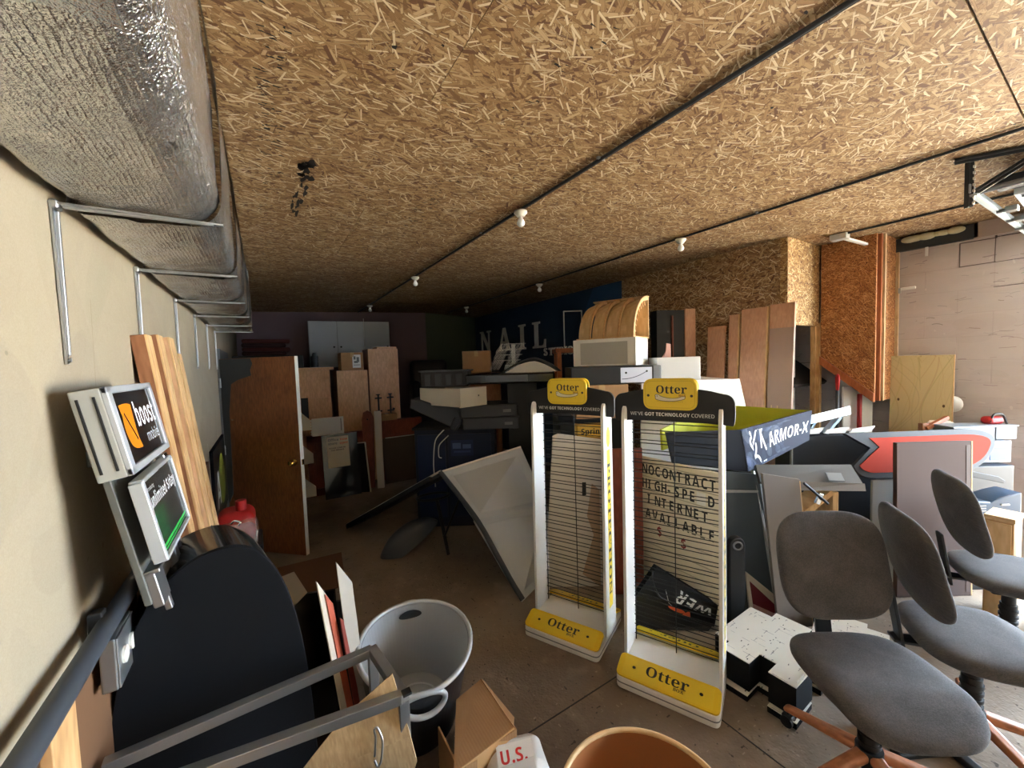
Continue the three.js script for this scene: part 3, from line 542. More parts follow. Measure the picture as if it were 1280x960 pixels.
{
  const t = thing('drawer_box', 'white drawer box with a saw-toothed side on the mahogany frame', 'drawer', [.7, .845, -5.9]);
  part('drawer_front', rbox(.4, .24, .02, .003, 0, .12, 0), C.white, t); part('drawer_side', rbox(.02, .2, .3, .002, .19, .1, -.15), C.offwhite, t); part('drawer_floor', rbox(.38, .012, .3, .002, 0, .012, -.15), C.offwhite, t);
  part('saw_tooth', Array.from({ length: 6 }, (_, i) => prism([[0, 0], [-.022, .018], [0, .036]], .02).translate(-.2, .01 + i * .037, .01)), C.white, t); part('slot', rbox(.008, .17, .004, .001, .165, .13, .011), C.black, t);
}
{
  const t = thing('mahogany_cabinet', 'mahogany framed cabinet front standing on the floor behind the grey mirror', 'cabinet', [.8, 0, -6.0]);
  for (const y of [.79, .05]) part('frame_rail', rbox(.72, .1, .05, .004, 0, y, 0), W.mahogany, t); for (const x of [-.315, .315]) part('frame_stile', rbox(.09, .84, .05, .004, x, .42, 0), W.mahogany, t); part('inner_panel', rbox(.56, .7, .02, .003, 0, .42, -.01), W.mahogany, t); part('frame_body', rbox(.7, .82, .16, .004, 0, .41, -.11), W.mahogany, t);
}
{
  const t = thing('grey_mirror', 'smoky grey mirror board with a white notice, leaning on the mahogany frame', 'mirror', [.83, 0, -5.72]);
  orient(t, [1, 0, 0], [0, 1, -.16]);
  part('glass', rbox(.46, .86, .012, .004, 0, .43, 0), M(0x4a4c4c, .12, { metalness: .6 }), t);
  const n = part('notice', rbox(.28, .42, .004, .001, -.03, .62, .009), C.offwhite, t);
  part('notice_print', unitUV(new THREE.PlaneGeometry(.26, .4)).translate(-.03, .62, .0115), print(220, 330, (x, w, h) => { x.fillStyle = '#d6d3c8'; x.fillRect(0, 0, w, h); x.fillStyle = '#59616c'; x.font = 'bold 40px sans-serif'; x.fillText('Office', 6, 42); x.fillText('store', 6, 82); x.fillStyle = '#dd6b37'; x.fillText('now', 136, 42); x.fillText('open', 130, 82); x.fillStyle = '#2b2b2b'; x.font = 'bold 22px sans-serif'; x.fillText('PLEASE COME IN', 14, 128); x.fillText('AND BROWSE', 32, 152); }), n);
}
{
  const t = thing('framed_picture', 'small thin white-edged frame leaning beside the grey mirror', 'frame', [1.1, 0, -5.75]);
  orient(t, [.7, 0, .7], [-.04, 1, -.1]);
  part('frame_edge', [rbox(.012, .7, .02, .002, .1, .35, 0), rbox(.2, .012, .02, .002, 0, .7, 0), rbox(.012, .7, .02, .002, -.1, .35, 0)], C.offwhite, t); part('panel', rbox(.19, .69, .012, .002, 0, .345, 0), C.charcoal, t);
}
{ const t = solo('red_plank', prism([[-.08, 0], [.08, 0], [.08, 1.02], [.05, 1.1], [0, 1.13], [-.06, 1.1], [-.08, 1.0]], .04, .003), W.mahogany, 'red-brown plank with a rounded top leaning on the veneer cabinets', 'plank', [1.2, 0, -5.9]); orient(t, [.9, 0, .35], [.04, 1, -.08]); part('bolt', cyl(.012, .012, .01, 10).rotateX(Math.PI / 2).translate(0, 1.0, .004), C.black, t); }
{ const t = solo('white_plank', [rbox(.09, 1.12, .03, .003, 0, .56, 0), rbox(.02, 1.1, .05, .003, .04, .55, -.02)], C.offwhite, 'white painted plank leaning beside the red-brown plank', 'plank', [1.34, 0, -5.8]); orient(t, [.9, 0, .3], [.02, 1, -.08]); }
{
  const t = thing('mahogany_desk', 'low red-brown desk end with a cream edging behind the grey-brown board', 'desk', [1.78, 0, -6.15]);
  part('desk_top', rbox(.66, .26, .12, .004, 0, .8, -.04), W.mahogany, t); part('desk_side', rbox(.62, .67, .1, .004, 0, .335, -.05), W.mahogany, t);
  const b = solo('grey_brown_board', rbox(.64, .68, .02, .002, 0, .34, 0), M(0x5a4838, .7), 'grey-brown board with a cream top edge leaning on the red-brown desk', 'board', [1.77, 0, -5.94]); orient(b, [1, 0, 0], [0, 1, -.17]); part('cream_edge', rbox(.6, .014, .024, .002, .03, .682, 0), C.offwhite, b);
}
{
  carton('small tan carton on the red-brown desk holding two black clamps', [1.56, .932, -6.1], 0, .3, .1, .12);
  [[1.45, 'black screw clamp standing on the tan carton, beside the white plank'], [1.63, 'black screw clamp standing on the tan carton, farther from the white plank']].forEach(([x, lab]) => { const t = thing('screw_clamp', lab, 'clamp', [x, 1.033, -6.15], 0, 'black clamps'); part('clamp_bar', rbox(.022, .3, .022, .003, 0, .15, 0), C.black, t); part('clamp_jaw', [rbox(.1, .02, .02, .004, .0, .05, .0), rbox(.1, .02, .02, .004, 0, .25, 0)], C.black, t); part('clamp_screw', cyl(.03, .03, .012, 12, 0, .305, 0), C.black, t); });
}
{ // white tapered shelf ends of a display seen past the door's edge
  const t = thing('tapered_shelving', 'black display with three white tapered shelf ends behind the door edge', 'shelving', [.22, 0, -5.45]);
  part('back_board', rbox(.3, 1.5, .1, .004, -.02, .75, -.12), C.black, t);
  for (let i = 0; i < 3; i++) { const y = [1.0, .58, .16][i]; part('shelf_end', prism([[-.08, 0], [.17 + .01 * i, 0], [.17 + .01 * i, .12], [-.02, .33], [-.08, .33]], .03, .003).translate(.06, y, 0), C.offwhite, t); }
}
// ---------------------------------------------------------------- blue wall lettering
{
  const { FontLoader } = await import('three/addons/loaders/FontLoader.js'); const { TextGeometry } = await import('three/addons/geometries/TextGeometry.js');
  const serif = await new FontLoader().loadAsync('fonts/droid/droid_serif_bold.typeface.json');
  const silver = M(0xdcdcd4, .5);
  const letters = (s, sizes, xs, y, name, lab) => [...s].forEach((ch, i) => {
    const g = new TextGeometry(ch, { font: serif, size: sizes[i], depth: .02, curveSegments: 5 }); g.rotateY(-Math.PI / 2);
    solo(name, g.toNonIndexed(), silver, lab(ch, i), 'letter', [4.088, y, xs[i]], null, name === 'wall_letter' ? 'large letters on the blue wall' : 'small letters on the blue wall');
  });
  letters('NAIL', [.46, .46, .46, .46], [-7.75, -6.95, -6.2, -5.75], 2.0, 'wall_letter', (c) => `large pale serif letter ${c} on the dark blue wall`);
  letters('STUDIO', [.13, .13, .13, .13, .13, .13], [-5.42, -5.28, -5.16, -5.02, -4.88, -4.8], 1.86, 'small_letter', (c, i) => `small pale letter ${c} below the large letters, ${['first', 'second', 'third', 'fourth', 'fifth', 'last'][i]} of its word`);
  part('wall_fascia', prism([[0, 0], [.9, 0], [.9, .5], [.3, .5]], .06).rotateY(-Math.PI / 2).translate(4.085, 2.3, -4.5), M(0x24486c, .55), scene).userData.kind = 'structure';
}

// ---------------------------------------------------------------- tipped grey counter
{
  const t = thing('tipped_counter', 'tipped grey laminate counter lying like a tent on the floor behind the silver tub', 'counter');
  const lam = M(0xb9bec0, .3), nR = [1.28, .8, -3.28], fR = [1.95, .98, -2.98], nB = [1.5, .005, -2.34], fB = [2.1, .005, -2.62], nL = [.66, .03, -4.55], fL = [.88, .02, -4.68], m = [1.415, .62, -2.98];
  part('bright_panel', quadSlab([[nR[0], nR[1], nR[2]], [1.36, .5, -2.8], [2.03, .5, -2.72], fR], .03), lam, t);
  part('lower_panel', quadSlab([[1.36, .5, -2.8], nB, fB, [2.03, .5, -2.72]], .03), lam, t);
  part('edge_lip', tube([[nR[0], nR[1], nR[2]], [1.37, .52, -2.79], [1.43, .28, -2.56], [1.47, .12, -2.42], [1.5, .025, -2.33]], .02, 40, 10), C.darkgrey, t);
  part('dark_panel', quadSlab([nR, [1.5, .84, -3.26], fL, nL], .03), C.charcoal, t);
  part('white_edge', [bar(nL.map((v, i) => v + [0, .015, 0][i]), nR.map((v, i) => v + [0, .012, .01][i]), .022, .014), bar(nR, fR, .016, .016)], C.offwhite, t);
  part('frame_rail', [bar([.68, .045, -4.5], [1.22, .73, -3.36], .05, .04)], C.black, t);
  part('inner_ring', new THREE.TorusGeometry(.15, .012, 8, 40).rotateX(1.45).translate(1.3, .5, -3.55).toNonIndexed(), C.black, t);
  part('inner_brace', [rod([1.3, .5, -3.45], [1.33, .02, -3.3], .016), rod([1.42, .55, -3.2], [1.3, .2, -3.3], .01)], C.black, t);
  part('inner_shell', (() => { const g = new THREE.SphereGeometry(.26, 28, 14, 0, 6.3, 0, 1.3).toNonIndexed(); g.scale(1.3, 1, .5); g.rotateZ(.5); return g.translate(1.12, .0, -3.65); })(), C.darkgrey, t);
}
// ---------------------------------------------------------------- yellow-badged display racks
const badgePrint = print(768, 460, (x, w, h) => {
  x.fillStyle = '#e9cb2c'; x.fillRect(0, 0, w, h); x.strokeStyle = '#c9aa16'; x.lineWidth = 6; x.beginPath(); x.roundRect(26, 26, w - 52, h - 52, 80); x.stroke();
  x.fillStyle = '#1c1a12'; x.font = 'bold 170px serif'; x.textAlign = 'center'; x.fillText('Otter', 410, 215); x.fillStyle = '#8d3b14'; x.font = 'bold 48px serif'; x.fillText('BOX', 570, 262);
  // ink drawing of an otter on its back
  x.strokeStyle = '#3c3420'; x.fillStyle = '#d9d2b2'; x.lineWidth = 7; x.beginPath(); x.moveTo(180, 270); x.bezierCurveTo(150, 225, 230, 215, 250, 255); x.bezierCurveTo(360, 300, 480, 300, 560, 262); x.quadraticCurveTo(640, 250, 600, 300); x.bezierCurveTo(480, 345, 300, 345, 215, 318); x.quadraticCurveTo(165, 310, 180, 270); x.fill(); x.stroke();
  for (let i = 0; i < 16; i++) { x.lineWidth = 3; x.beginPath(); x.moveTo(200 + i * 24, 330 + (i % 3) * 5); x.lineTo(212 + i * 24, 340 + (i % 4) * 3); x.stroke(); }
  x.fillStyle = '#3c3420'; x.beginPath(); x.arc(205, 258, 7, 0, 7); x.fill(); x.beginPath(); x.arc(70, 250, 20, 0, 7); x.fill(); x.beginPath(); x.arc(700, 250, 20, 0, 7); x.fill();
}, .35);
const lipPrint = print(768, 200, (x, w, h) => { x.fillStyle = '#e9cb2c'; x.fillRect(0, 0, w, h); x.fillStyle = '#1c1a12'; x.font = 'bold 140px serif'; x.textAlign = 'center'; x.fillText('Otter', 384, 128); x.font = 'bold 40px serif'; x.fillText('BOX', 490, 165); for (const q of [95, 670]) { x.beginPath(); x.arc(q, 96, 15, 0, 7); x.fill(); } }, .4);
const headPrint = print(1024, 128, (x, w, h) => { x.fillStyle = '#141619'; x.fillRect(0, 0, w, h); x.fillStyle = '#f0f0ee'; x.textAlign = 'left'; const bits = [["WE'VE ", '400'], ['GOT TECHNOLOGY', 'bold'], [' COVERED', '400']]; let tot = 0; for (const [s, f] of bits) { x.font = f + ' 62px sans-serif'; tot += x.measureText(s).width; } const k = Math.min(1, 940 / tot); let px = (w - tot * k) / 2; for (const [s, f] of bits) { x.font = f + ` ${62 * k}px sans-serif`; x.fillText(s, px, 88); px += x.measureText(s).width; } }, .5);
const sidePrint = print(160, 1024, (x, w, h) => { x.fillStyle = '#e4e3dd'; x.fillRect(0, 0, w, h); x.fillStyle = '#e9cb2c'; x.fillRect(30, 130, 100, 820); x.save(); x.translate(80, 540); x.rotate(Math.PI / 2); x.fillStyle = '#1c1a12'; x.font = 'bold 104px serif'; x.textAlign = 'center'; x.fillText('PROTECTION', 0, 36, 700); x.restore(); x.fillStyle = '#e9cb2c'; x.beginPath(); x.ellipse(80, 66, 60, 52, 0, 0, 7); x.fill(); x.fillStyle = '#1c1a12'; x.font = 'bold 40px serif'; x.textAlign = 'center'; x.fillText('Otter', 80, 80); }, .5);
{
  const t = thing('display_rack', 'yellow and white wire display rack beside the tipped grey counter', 'display rack', [1.635, 0, -1.925], -1.13, 'yellow-badged display racks');
  const base = prism(rrect(.5, .46, .035), .06, .006, 6).rotateX(-Math.PI / 2); base.translate(0, .06, 0);
  const b = part('base', [base], C.white, t); part('base_groove', prism(rrect(.503, .463, .036), .006, 0, 6).rotateX(-Math.PI / 2).translate(0, .036, 0), C.midgrey, b);
  part('tray', rbox(.47, .02, .3, .004, 0, .068, 0), C.white, t);
  for (const s of [1, -1]) {
    const lip = part('base_lip', prism(rrect(.5, .125, .03), .012, .003, 6).rotateX(-1.18).translate(0, .094, .17), C.yellow, t);
    part('lip_print', unitUV(new THREE.PlaneGeometry(.44, .1)).rotateX(-1.18).translate(0, .094, .17).translate(0, .0014 * 1, .0022), lipPrint, lip);
    if (s < 0) lip.rotation.y = Math.PI;
  }
  for (const s of [-1, 1]) {
    const sh = new THREE.Shape(); sh.moveTo(-.11, .06); sh.lineTo(.075, .06); sh.lineTo(.06, 1.4); sh.quadraticCurveTo(.055, 1.49, .025, 1.49); sh.quadraticCurveTo(0, 1.485, 0, 1.42); sh.lineTo(-.09, 1.42);
    const p = part('post', prism(sh, .018, .003, 8).rotateY(-Math.PI / 2).translate(s * .24 - .009, 0, 0), C.white, t);
    part('side_print', unitUV(new THREE.PlaneGeometry(.1, 1.24)).rotateY(s * Math.PI / 2).translate(s * .2505, .74, -.015), sidePrint, p);
  }
  const wires = []; for (let i = 0; i < 23; i++) { const y = .12 + i * .0575; wires.push(rod([-.235, y, -.072], [.235, y, -.072], .0027, 5), rod([-.235, y + .016, -.084], [.235, y + .016, -.084], .0027, 5)); }
  for (const x of [-.225, 0, .225]) wires.push(rod([x, .08, -.078], [x, 1.43, -.078], .003, 6));
  part('wire_grille', wires, C.black, t);
  const hs = new THREE.Shape(); hs.moveTo(-.29, 1.405); hs.quadraticCurveTo(0, 1.43, .29, 1.405); hs.quadraticCurveTo(.305, 1.41, .3, 1.52); hs.quadraticCurveTo(.29, 1.56, .25, 1.562); hs.quadraticCurveTo(0, 1.63, -.25, 1.562); hs.quadraticCurveTo(-.29, 1.56, -.3, 1.52); hs.quadraticCurveTo(-.305, 1.41, -.29, 1.405);
  const h = part('header', prism(hs, .02, .003, 8).translate(0, 0, .01), C.black, t);
  part('header_print', unitUV(new THREE.PlaneGeometry(.46, .058)).translate(0, 1.452, .0112), headPrint, h);
  for (const s of [1, -1]) { const bd = part('badge', prism(rrect(.27, .165, .05, 0, 1.56), .014, .004, 8).translate(0, 0, s > 0 ? .03 : -.014), C.yellow, t); if (s > 0) part('badge_print', unitUV(prism(rrect(.262, .157, .046, 0, 1.56), .002, 0, 8).translate(0, 0, .0318)), badgePrint, bd); }
  copy(t, 'yellow and white wire display rack standing in front of the letter board, nearer the chairs', [1.814, 0, -1.307], -1.152);
}
// ---------------------------------------------------------------- letter board behind the nearer rack
{
  const t = thing('letter_board', 'cream changeable letter board with black letters advertising internet behind the yellow rack', 'letter board', [2.36, .02, -1.66], -Math.PI / 2);
  t.rotation.x = 0; part('board', rbox(.62, 1.0, .03, .006, 0, .5, -.015), M(0xe8dfc6, .55), t);
  for (let i = 0; i < 9; i++) part('letter_rail', rbox(.6, .006, .01, .002, 0, .16 + i * .1, .002), M(0xb9b096, .5), t);
  part('white_edge', rbox(.022, .34, .034, .004, .312, .75, -.013), C.white, t);
  part('lettering', unitUV(new THREE.PlaneGeometry(.6, .62)).translate(0, .675, .0025), print(1024, 1058, (x, w, h) => {
    x.fillStyle = '#e8dfc6'; x.fillRect(0, 0, w, h); x.fillStyle = '#141412'; x.font = 'bold 168px sans-serif'; x.textAlign = 'left';
    const put = (s, x0, y, step) => [...s].forEach((c, i) => { x.save(); x.translate(x0 + i * step, y); x.scale(.78, 1); x.fillText(c, 0, 0); x.restore(); });
    put('NOCONTRACT', 8, 180, 101); put('HIGH-SPE', 8, 365, 95); x.fillStyle = '#efece2'; x.fillRect(765, 235, 110, 140); x.fillStyle = '#141412'; put('D', 890, 365, 90); put('INTERNET', 90, 555, 105); put('AVAILABLE', 60, 745, 105);
    x.fillStyle = '#8c1f1c'; put('$', 230, 930, 90); put('$', 560, 960, 90);
  }, .6), t);
  t.userData.group = undefined; delete t.userData.group;
}
{ // black folded case with white lettering lying against the board
  const t = thing('black_case', 'black folded case with white letters and an orange patch behind the nearer rack', 'case');
  const q = [[1.93, .2, -1.68], [2.36, .01, -1.4], [2.385, .15, -1.36], [2.06, .41, -1.6]];
  part('case_body', quadSlab(q, .05), C.matblack, t); part('strap', tube([[2.02, .4, -1.6], [1.98, .36, -1.57], [2.03, .25, -1.56], [2.1, .2, -1.53]], .005, 20), C.black, t);
  const g = quadSlab(q, .001), u = g.attributes.uv, pr = print(640, 333, (x, w, h) => { x.fillStyle = '#14171a'; x.fillRect(0, 0, w, h); x.save(); x.translate(430, 120); x.rotate(Math.PI * 1.02); x.fillStyle = '#dcdcd8'; x.font = 'bold 150px sans-serif'; x.textAlign = 'center'; x.fillText('WER', 0, 54); x.restore(); x.fillStyle = '#d9592c'; x.beginPath(); x.ellipse(330, 260, 70, 34, .2, 0, 7); x.fill(); x.beginPath(); x.moveTo(380, 310); x.lineTo(425, 210); x.lineTo(450, 315); x.fill(); x.strokeStyle = '#cfcfcb'; x.lineWidth = 5; x.beginPath(); x.moveTo(170, 120); x.lineTo(290, 230); x.stroke(); });
  for (let i = 0; i < u.count; i++) u.setXY(i, u.getX(i) > .001 ? 1 : 0, u.getY(i) > .001 ? 1 : 0);
  part('case_print', g.translate(-.003, .002, .003), pr, t); part('case_flap', quadSlab([[1.9, .03, -1.66], [2.3, .004, -1.4], [2.34, .02, -1.4], [1.94, .2, -1.68]], .02), C.black, t);
}
// ---------------------------------------------------------------- pile behind the racks
{
  const t = thing('dark_counter', 'long dark display counter under the pile of boxes behind the racks', 'counter', [2.5, 0, -2.45], yawC);
  part('counter_body', rbox(.6, 1.24, .6, .006, -.1, .62, -.3), C.charcoal, t); part('counter_top', rbox(.64, .04, .66, .006, -.1, 1.26, -.3), C.darkgrey, t); part('kick_plate', rbox(.5, .1, .02, .003, -.1, .05, .005), C.black, t);
}
carton('brown shipping carton with printed handling marks behind the left badge', [2.28, 1.282, -2.27], yawC, .42, .27, .4, { print: print(256, 128, (x, w, h) => { x.fillStyle = '#a98257'; x.fillRect(0, 0, w, h); x.strokeStyle = '#3a2c1c'; x.lineWidth = 4; for (let i = 0; i < 3; i++) { x.strokeRect(16 + i * 80, 20, 64, 84); x.fillStyle = '#3a2c1c'; x.beginPath(); x.arc(48 + i * 80, 46, 14, 0, 7); x.fill(); x.fillRect(44 + i * 80, 50, 8, 34); } }), pw: .17, ph: .08, px: -.03, py: .18 });
{
  const t = thing('black_box', 'flat black box with a white label strip under the white box', 'box', [2.37, 1.557, -2.2], yawC);
  part('box_body', rbox(.72, .14, .36, .006, 0, .07, -.18), C.black, t);
  part('label_print', unitUV(new THREE.PlaneGeometry(.25, .12)).translate(.16, .068, .001), print(256, 128, (x, w, h) => { x.fillStyle = '#cfd4e0'; x.fillRect(0, 0, w, h); x.strokeStyle = '#2c3350'; x.lineWidth = 5; x.beginPath(); x.moveTo(10, 96); x.quadraticCurveTo(120, 98, 220, 30); x.stroke(); x.fillStyle = '#222'; x.beginPath(); x.arc(44, 44, 9, 0, 7); x.fill(); x.beginPath(); x.arc(214, 34, 8, 0, 7); x.fill(); }), t);
  part('end_band', rbox(.06, .142, .362, .004, .325, .07, -.18), C.midgrey, t);
}
{
  const t = thing('white_plinth', 'large white plinth box under the arched plywood shelf', 'plinth', [2.6, 1.7, -2.22], yawC + 1.0);
  part('plinth_body', rbox(.4, .235, .56, .004, .2, .1175, -.26), C.white, t); part('recess', rbox(.002, .19, .42, .001, -.0005, .11, -.26), C.lightgrey, t);
}
{
  // a quarter barrel: ribs one behind the other, open end towards the daylight
  const t = thing('arched_shelf', 'arched plywood shelf of four curved fins on the white plinth', 'shelf', [2.6, 1.937, -2.22], yawC + .95);
  const P = .44, Hh = .38, arc = (k, n = 18) => Array.from({ length: n + 1 }, (_, i) => { const a = i / n * Math.PI / 2; return [P - (P - .0) * k * Math.cos(a) - (1 - k) * 0, Hh * k * Math.sin(a)]; });
  for (let i = 0; i < 4; i++) {
    const z = -i * .13, o = arc(1), sh = new THREE.Shape(); o.forEach((q, j) => j ? sh.lineTo(...q) : sh.moveTo(...q)); const inn = arc(.92).reverse(); inn.forEach(q => sh.lineTo(...q));
    const g = prism(sh, .125, 0, 4), p = g.attributes.position; for (let k = 0; k < p.count; k++) { const f = (p.getZ(k) + .125) / .125, m = 1 - .1 * (1 - f) * (1 - f); p.setX(k, P + (p.getX(k) - P) * m); p.setY(k, p.getY(k) * m); p.setZ(k, p.getZ(k) + z); } g.computeVertexNormals();
    const f = part('curved_fin', g, W.pale, t); part('fin_edge', tube(o.map(q => [q[0], q[1], z]), .007, 36, 6), W.pine, f);
  }
  part('back_board', rbox(.014, Hh, .52, .003, P, Hh / 2, -.26), W.pale, t); part('inner_board', (() => { const sh = new THREE.Shape(); arc(.9).forEach((q, j) => j ? sh.lineTo(...q) : sh.moveTo(...q)); sh.lineTo(P, 0); return prism(sh, .01); })().translate(0, 0, -.12), W.pale, t);
  for (let i = 1; i < 9; i++) { const a = i / 9.5 * Math.PI / 2; part('cleat', rbox(.05, .012, .05, .002).rotateZ(-a).translate(P - P * .86 * Math.cos(a), Hh * .86 * Math.sin(a), -.03), W.pine, t); }
  part('base_board', rbox(P, .01, .52, .003, P / 2, .005, -.26), W.pale, t); part('top_board', rbox(.06, .012, .52, .003, P - .02, Hh, -.26), W.pale, t);
}
crate('white_carton', 'plain white carton lit by daylight beside the flat black box', 'box', [3.0, 1.557, -2.08], yawC - .12, .36, .2, .3, C.white);
{
  const t = thing('white_table', 'large bright white tapered display table behind the lime and navy trough', 'table', [3.01, 0, -2.02], yawC);
  part('table_top', quadSlab([[-.38, 1.55, 0], [.44, 1.55, 0], [.4, 1.56, -.62], [-.38, 1.56, -.62]], .02), C.white, t);
  part('sloped_side', quadSlab([[.44, 1.555, 0], [-.38, 1.555, 0], [-.42, .8, .06], [.56, .8, .08]].reverse(), .03), M(0xeceeec, .5), t);
  part('end_panel', quadSlab([[.44, 1.55, 0], [.56, .8, .08], [.5, .8, -.7], [.4, 1.55, -.62]], .02), C.white, t);
  part('pedestal', rbox(.5, .82, .4, .01, .15, .41, -.42), C.midgrey, t);
}
{
  const s = new THREE.Shape([[-.12, 0], [.1, 0], [.1, .32], [.06, .33], [.055, .26]].map(p => new THREE.Vector2(...p))); s.quadraticCurveTo(.03, .18, -.04, .17); s.lineTo(-.12, .17);
  solo('notched_board', prism(s, .02, .002, 8), M(0xc99a8c, .6), 'pinkish panel with a curved notch beside the white plinth', 'panel', [3.13, 1.56, -2.36], [0, yawC, 0]);
  const t = thing('open_cabinet', 'tall dark open cabinet with a brown wooden edge behind the notched panel', 'cabinet', [3.74, 0, -2.62], yawC + .1);
  part('carcass', rbox(.36, 2.26, .14, .004, -.03, 1.13, -.08), C.black, t); part('wood_stile', rbox(.12, 2.27, .16, .004, .16, 1.135, -.075), W.laminate, t); part('inner_edge', rbox(.016, 2.2, .02, .003, -.04, 1.1, 0), W.mahogany, t);
}
// stool table and thin frame
{
  const t = thing('wooden_stool', 'blond wooden stool table on dark cartons before the blue wall', 'stool', [3.5, 1.5, -3.96], yawC);
  t.scale.setScalar(1.2);
  part('stool_top', rbox(.44, .05, .34, .006, 0, .33, -.15), W.frame, t); for (const [x, z] of [[-.18, 0], [.1, 0], [-.18, -.28], [.17, -.28]]) part('leg', rbox(.05, .31, .05, .004, x, .152, z), W.frame, t);
  crate('dark_carton', 'dark carton stack under the wooden stool table', 'carton', [3.5, 0, -3.9], yawC, .62, 1.495, .5, C.charcoal);
  const f = thing('empty_frame', 'thin empty pale rectangular frame standing on the wooden stool', 'frame', [3.55, 1.925, -4.05], yawC);
  f.scale.setScalar(1.2);
  part('frame_stile', rbox(.012, .42, .012, .002, -.1, .21, 0), C.lightgrey, f); part('frame_stile', rbox(.012, .42, .012, .002, .1, .21, 0), C.lightgrey, f); part('frame_rail', rbox(.2, .012, .012, .002, 0, .415, 0), C.lightgrey, f); part('latch_plate', rbox(.02, .12, .014, .002, .09, .16, .002), C.lightgrey, f);
}
// stack left of the racks
{
  const t = thing('navy_cupboard', 'dark navy cupboard with white cables hanging over its front', 'cupboard', [1.62, 0, -3.92], yawC);
  part('body', rbox(.86, 1.06, .5, .006, .08, .53, -.25), C.navy, t); part('door', rbox(.3, .9, .014, .003, -.17, .56, .004), M(0x10234a, .4), t); part('door', rbox(.46, .9, .014, .003, .24, .56, .004), M(0x0f1f40, .4), t);
  part('label_print', unitUV(new THREE.PlaneGeometry(.24, .17)).translate(.16, .86, .0125), print(160, 110, (x, w, h) => { x.fillStyle = '#20305c'; x.fillRect(0, 0, w, h); x.fillStyle = '#5a6ea0'; x.fillRect(12, 20, 60, 40); x.fillRect(84, 30, 60, 30); x.fillStyle = '#3d4d80'; x.fillRect(20, 74, 120, 14); }), t);
  part('white_cable', tube([[-.02, 1.07, .01], [-.12, .95, .03], [-.15, .7, .03], [-.14, .45, .03]], .006, 30), C.white, t); part('white_cable', tube([[.02, 1.0, .015], [-.08, .9, .03], [-.09, .78, .03], [-.06, .76, .03]], .006, 30), C.white, t);
  part('black_lid', rbox(.9, .03, .54, .006, .08, 1.076, -.25), C.black, t);
}
{
  const t = thing('grey_tarp', 'folded dark grey sheet sagging from the stack below the white drawer', 'sheet', [1.42, 1.094, -3.7], yawC);
  const s = new THREE.Shape(); s.moveTo(-.26, .24); s.lineTo(-.24, .33); s.lineTo(.24, .22); s.quadraticCurveTo(.26, .1, .2, .0); s.quadraticCurveTo(.16, -.0, .14, .04); s.lineTo(-.26, .24);
  part('fold', prism(s, .34, .012, 10), M(0x40454d, .6), t); part('roll', tube([[.22, .2, .012], [.245, .1, .014], [.19, .01, .014], [.15, .05, .014], [.19, .14, .014]], .01, 30), C.darkgrey, t);
}
{
  const lab = ['upper flat dark tray under the white drawer', 'lower flat dark tray under the white drawer, on the navy cupboard'];
  const t = thing('flat_tray', lab[1], 'tray', [1.88, 1.094, -3.41], yawC, 'flat dark trays');
  part('tray_body', rbox(.56, .115, .42, .012, 0, .06, -.21), C.darkgrey, t); part('tray_lip', rbox(.58, .014, .44, .004, 0, .118, -.21), C.charcoal, t); part('label_tab', rbox(.08, .03, .006, .002, .18, .06, .003), C.midgrey, t);
  copy(t, lab[0], [1.86, 1.222, -3.4], yawC + .08);
}
{
  const t = thing('wooden_tray', 'long cream wooden drawer lying across the stack of dark trays', 'drawer', [1.495, 1.352, -3.3], yawC + .84);
  part('drawer_front', rbox(.34, .18, .02, .003, .18, .09, .0), C.offwhite, t); part('long_side', rbox(.02, .17, .62, .002, .02, .09, -.31), C.offwhite, t); part('long_side', rbox(.02, .17, .62, .002, .34, .09, -.31), C.offwhite, t); part('drawer_back', rbox(.32, .17, .02, .002, .18, .09, -.62), C.offwhite, t); part('drawer_floor', rbox(.3, .01, .6, .002, .18, .012, -.31), C.offwhite, t); part('screw', cyl(.007, .007, .004, 10).rotateX(Math.PI / 2).translate(.24, .1, .011), C.charcoal, t);
}
{
  const t = thing('glossy_worktop', 'long glossy black worktop slab on the stack left of the racks', 'worktop', [1.95, 1.555, -3.19], yawC - .05);
  part('slab', rbox(.86, .1, .5, .02, .03, .05, -.25, 3), M(0x1a1d22, .2), t); part('torn_film', rbox(.4, .06, .004, .001, .0, .05, .002), M(0x4a525c, .3), t);
  const p = solo('dark_stand', [rbox(.3, 1.552, .14, .006, .06, .776, -.14)], C.black, 'black stand holding up the glossy worktop behind the left rack', 'stand', [2.12, 0, -3.3], [0, yawC - .05, 0]);
  const q = thing('black_printers', 'row of black box devices with ribbed fronts behind the white drawer', 'device', [1.45, 1.54, -3.56], yawC);
  part('device_body', rbox(.46, .15, .3, .01, .02, .075, -.15), C.black, q); for (let i = 0; i < 4; i++) part('rib', rbox(.06, .11, .02, .005, -.14 + i * .1, .07, .004), C.charcoal, q); part('device_lid', rbox(.5, .014, .32, .004, .02, .156, -.15), C.darkgrey, q);
}
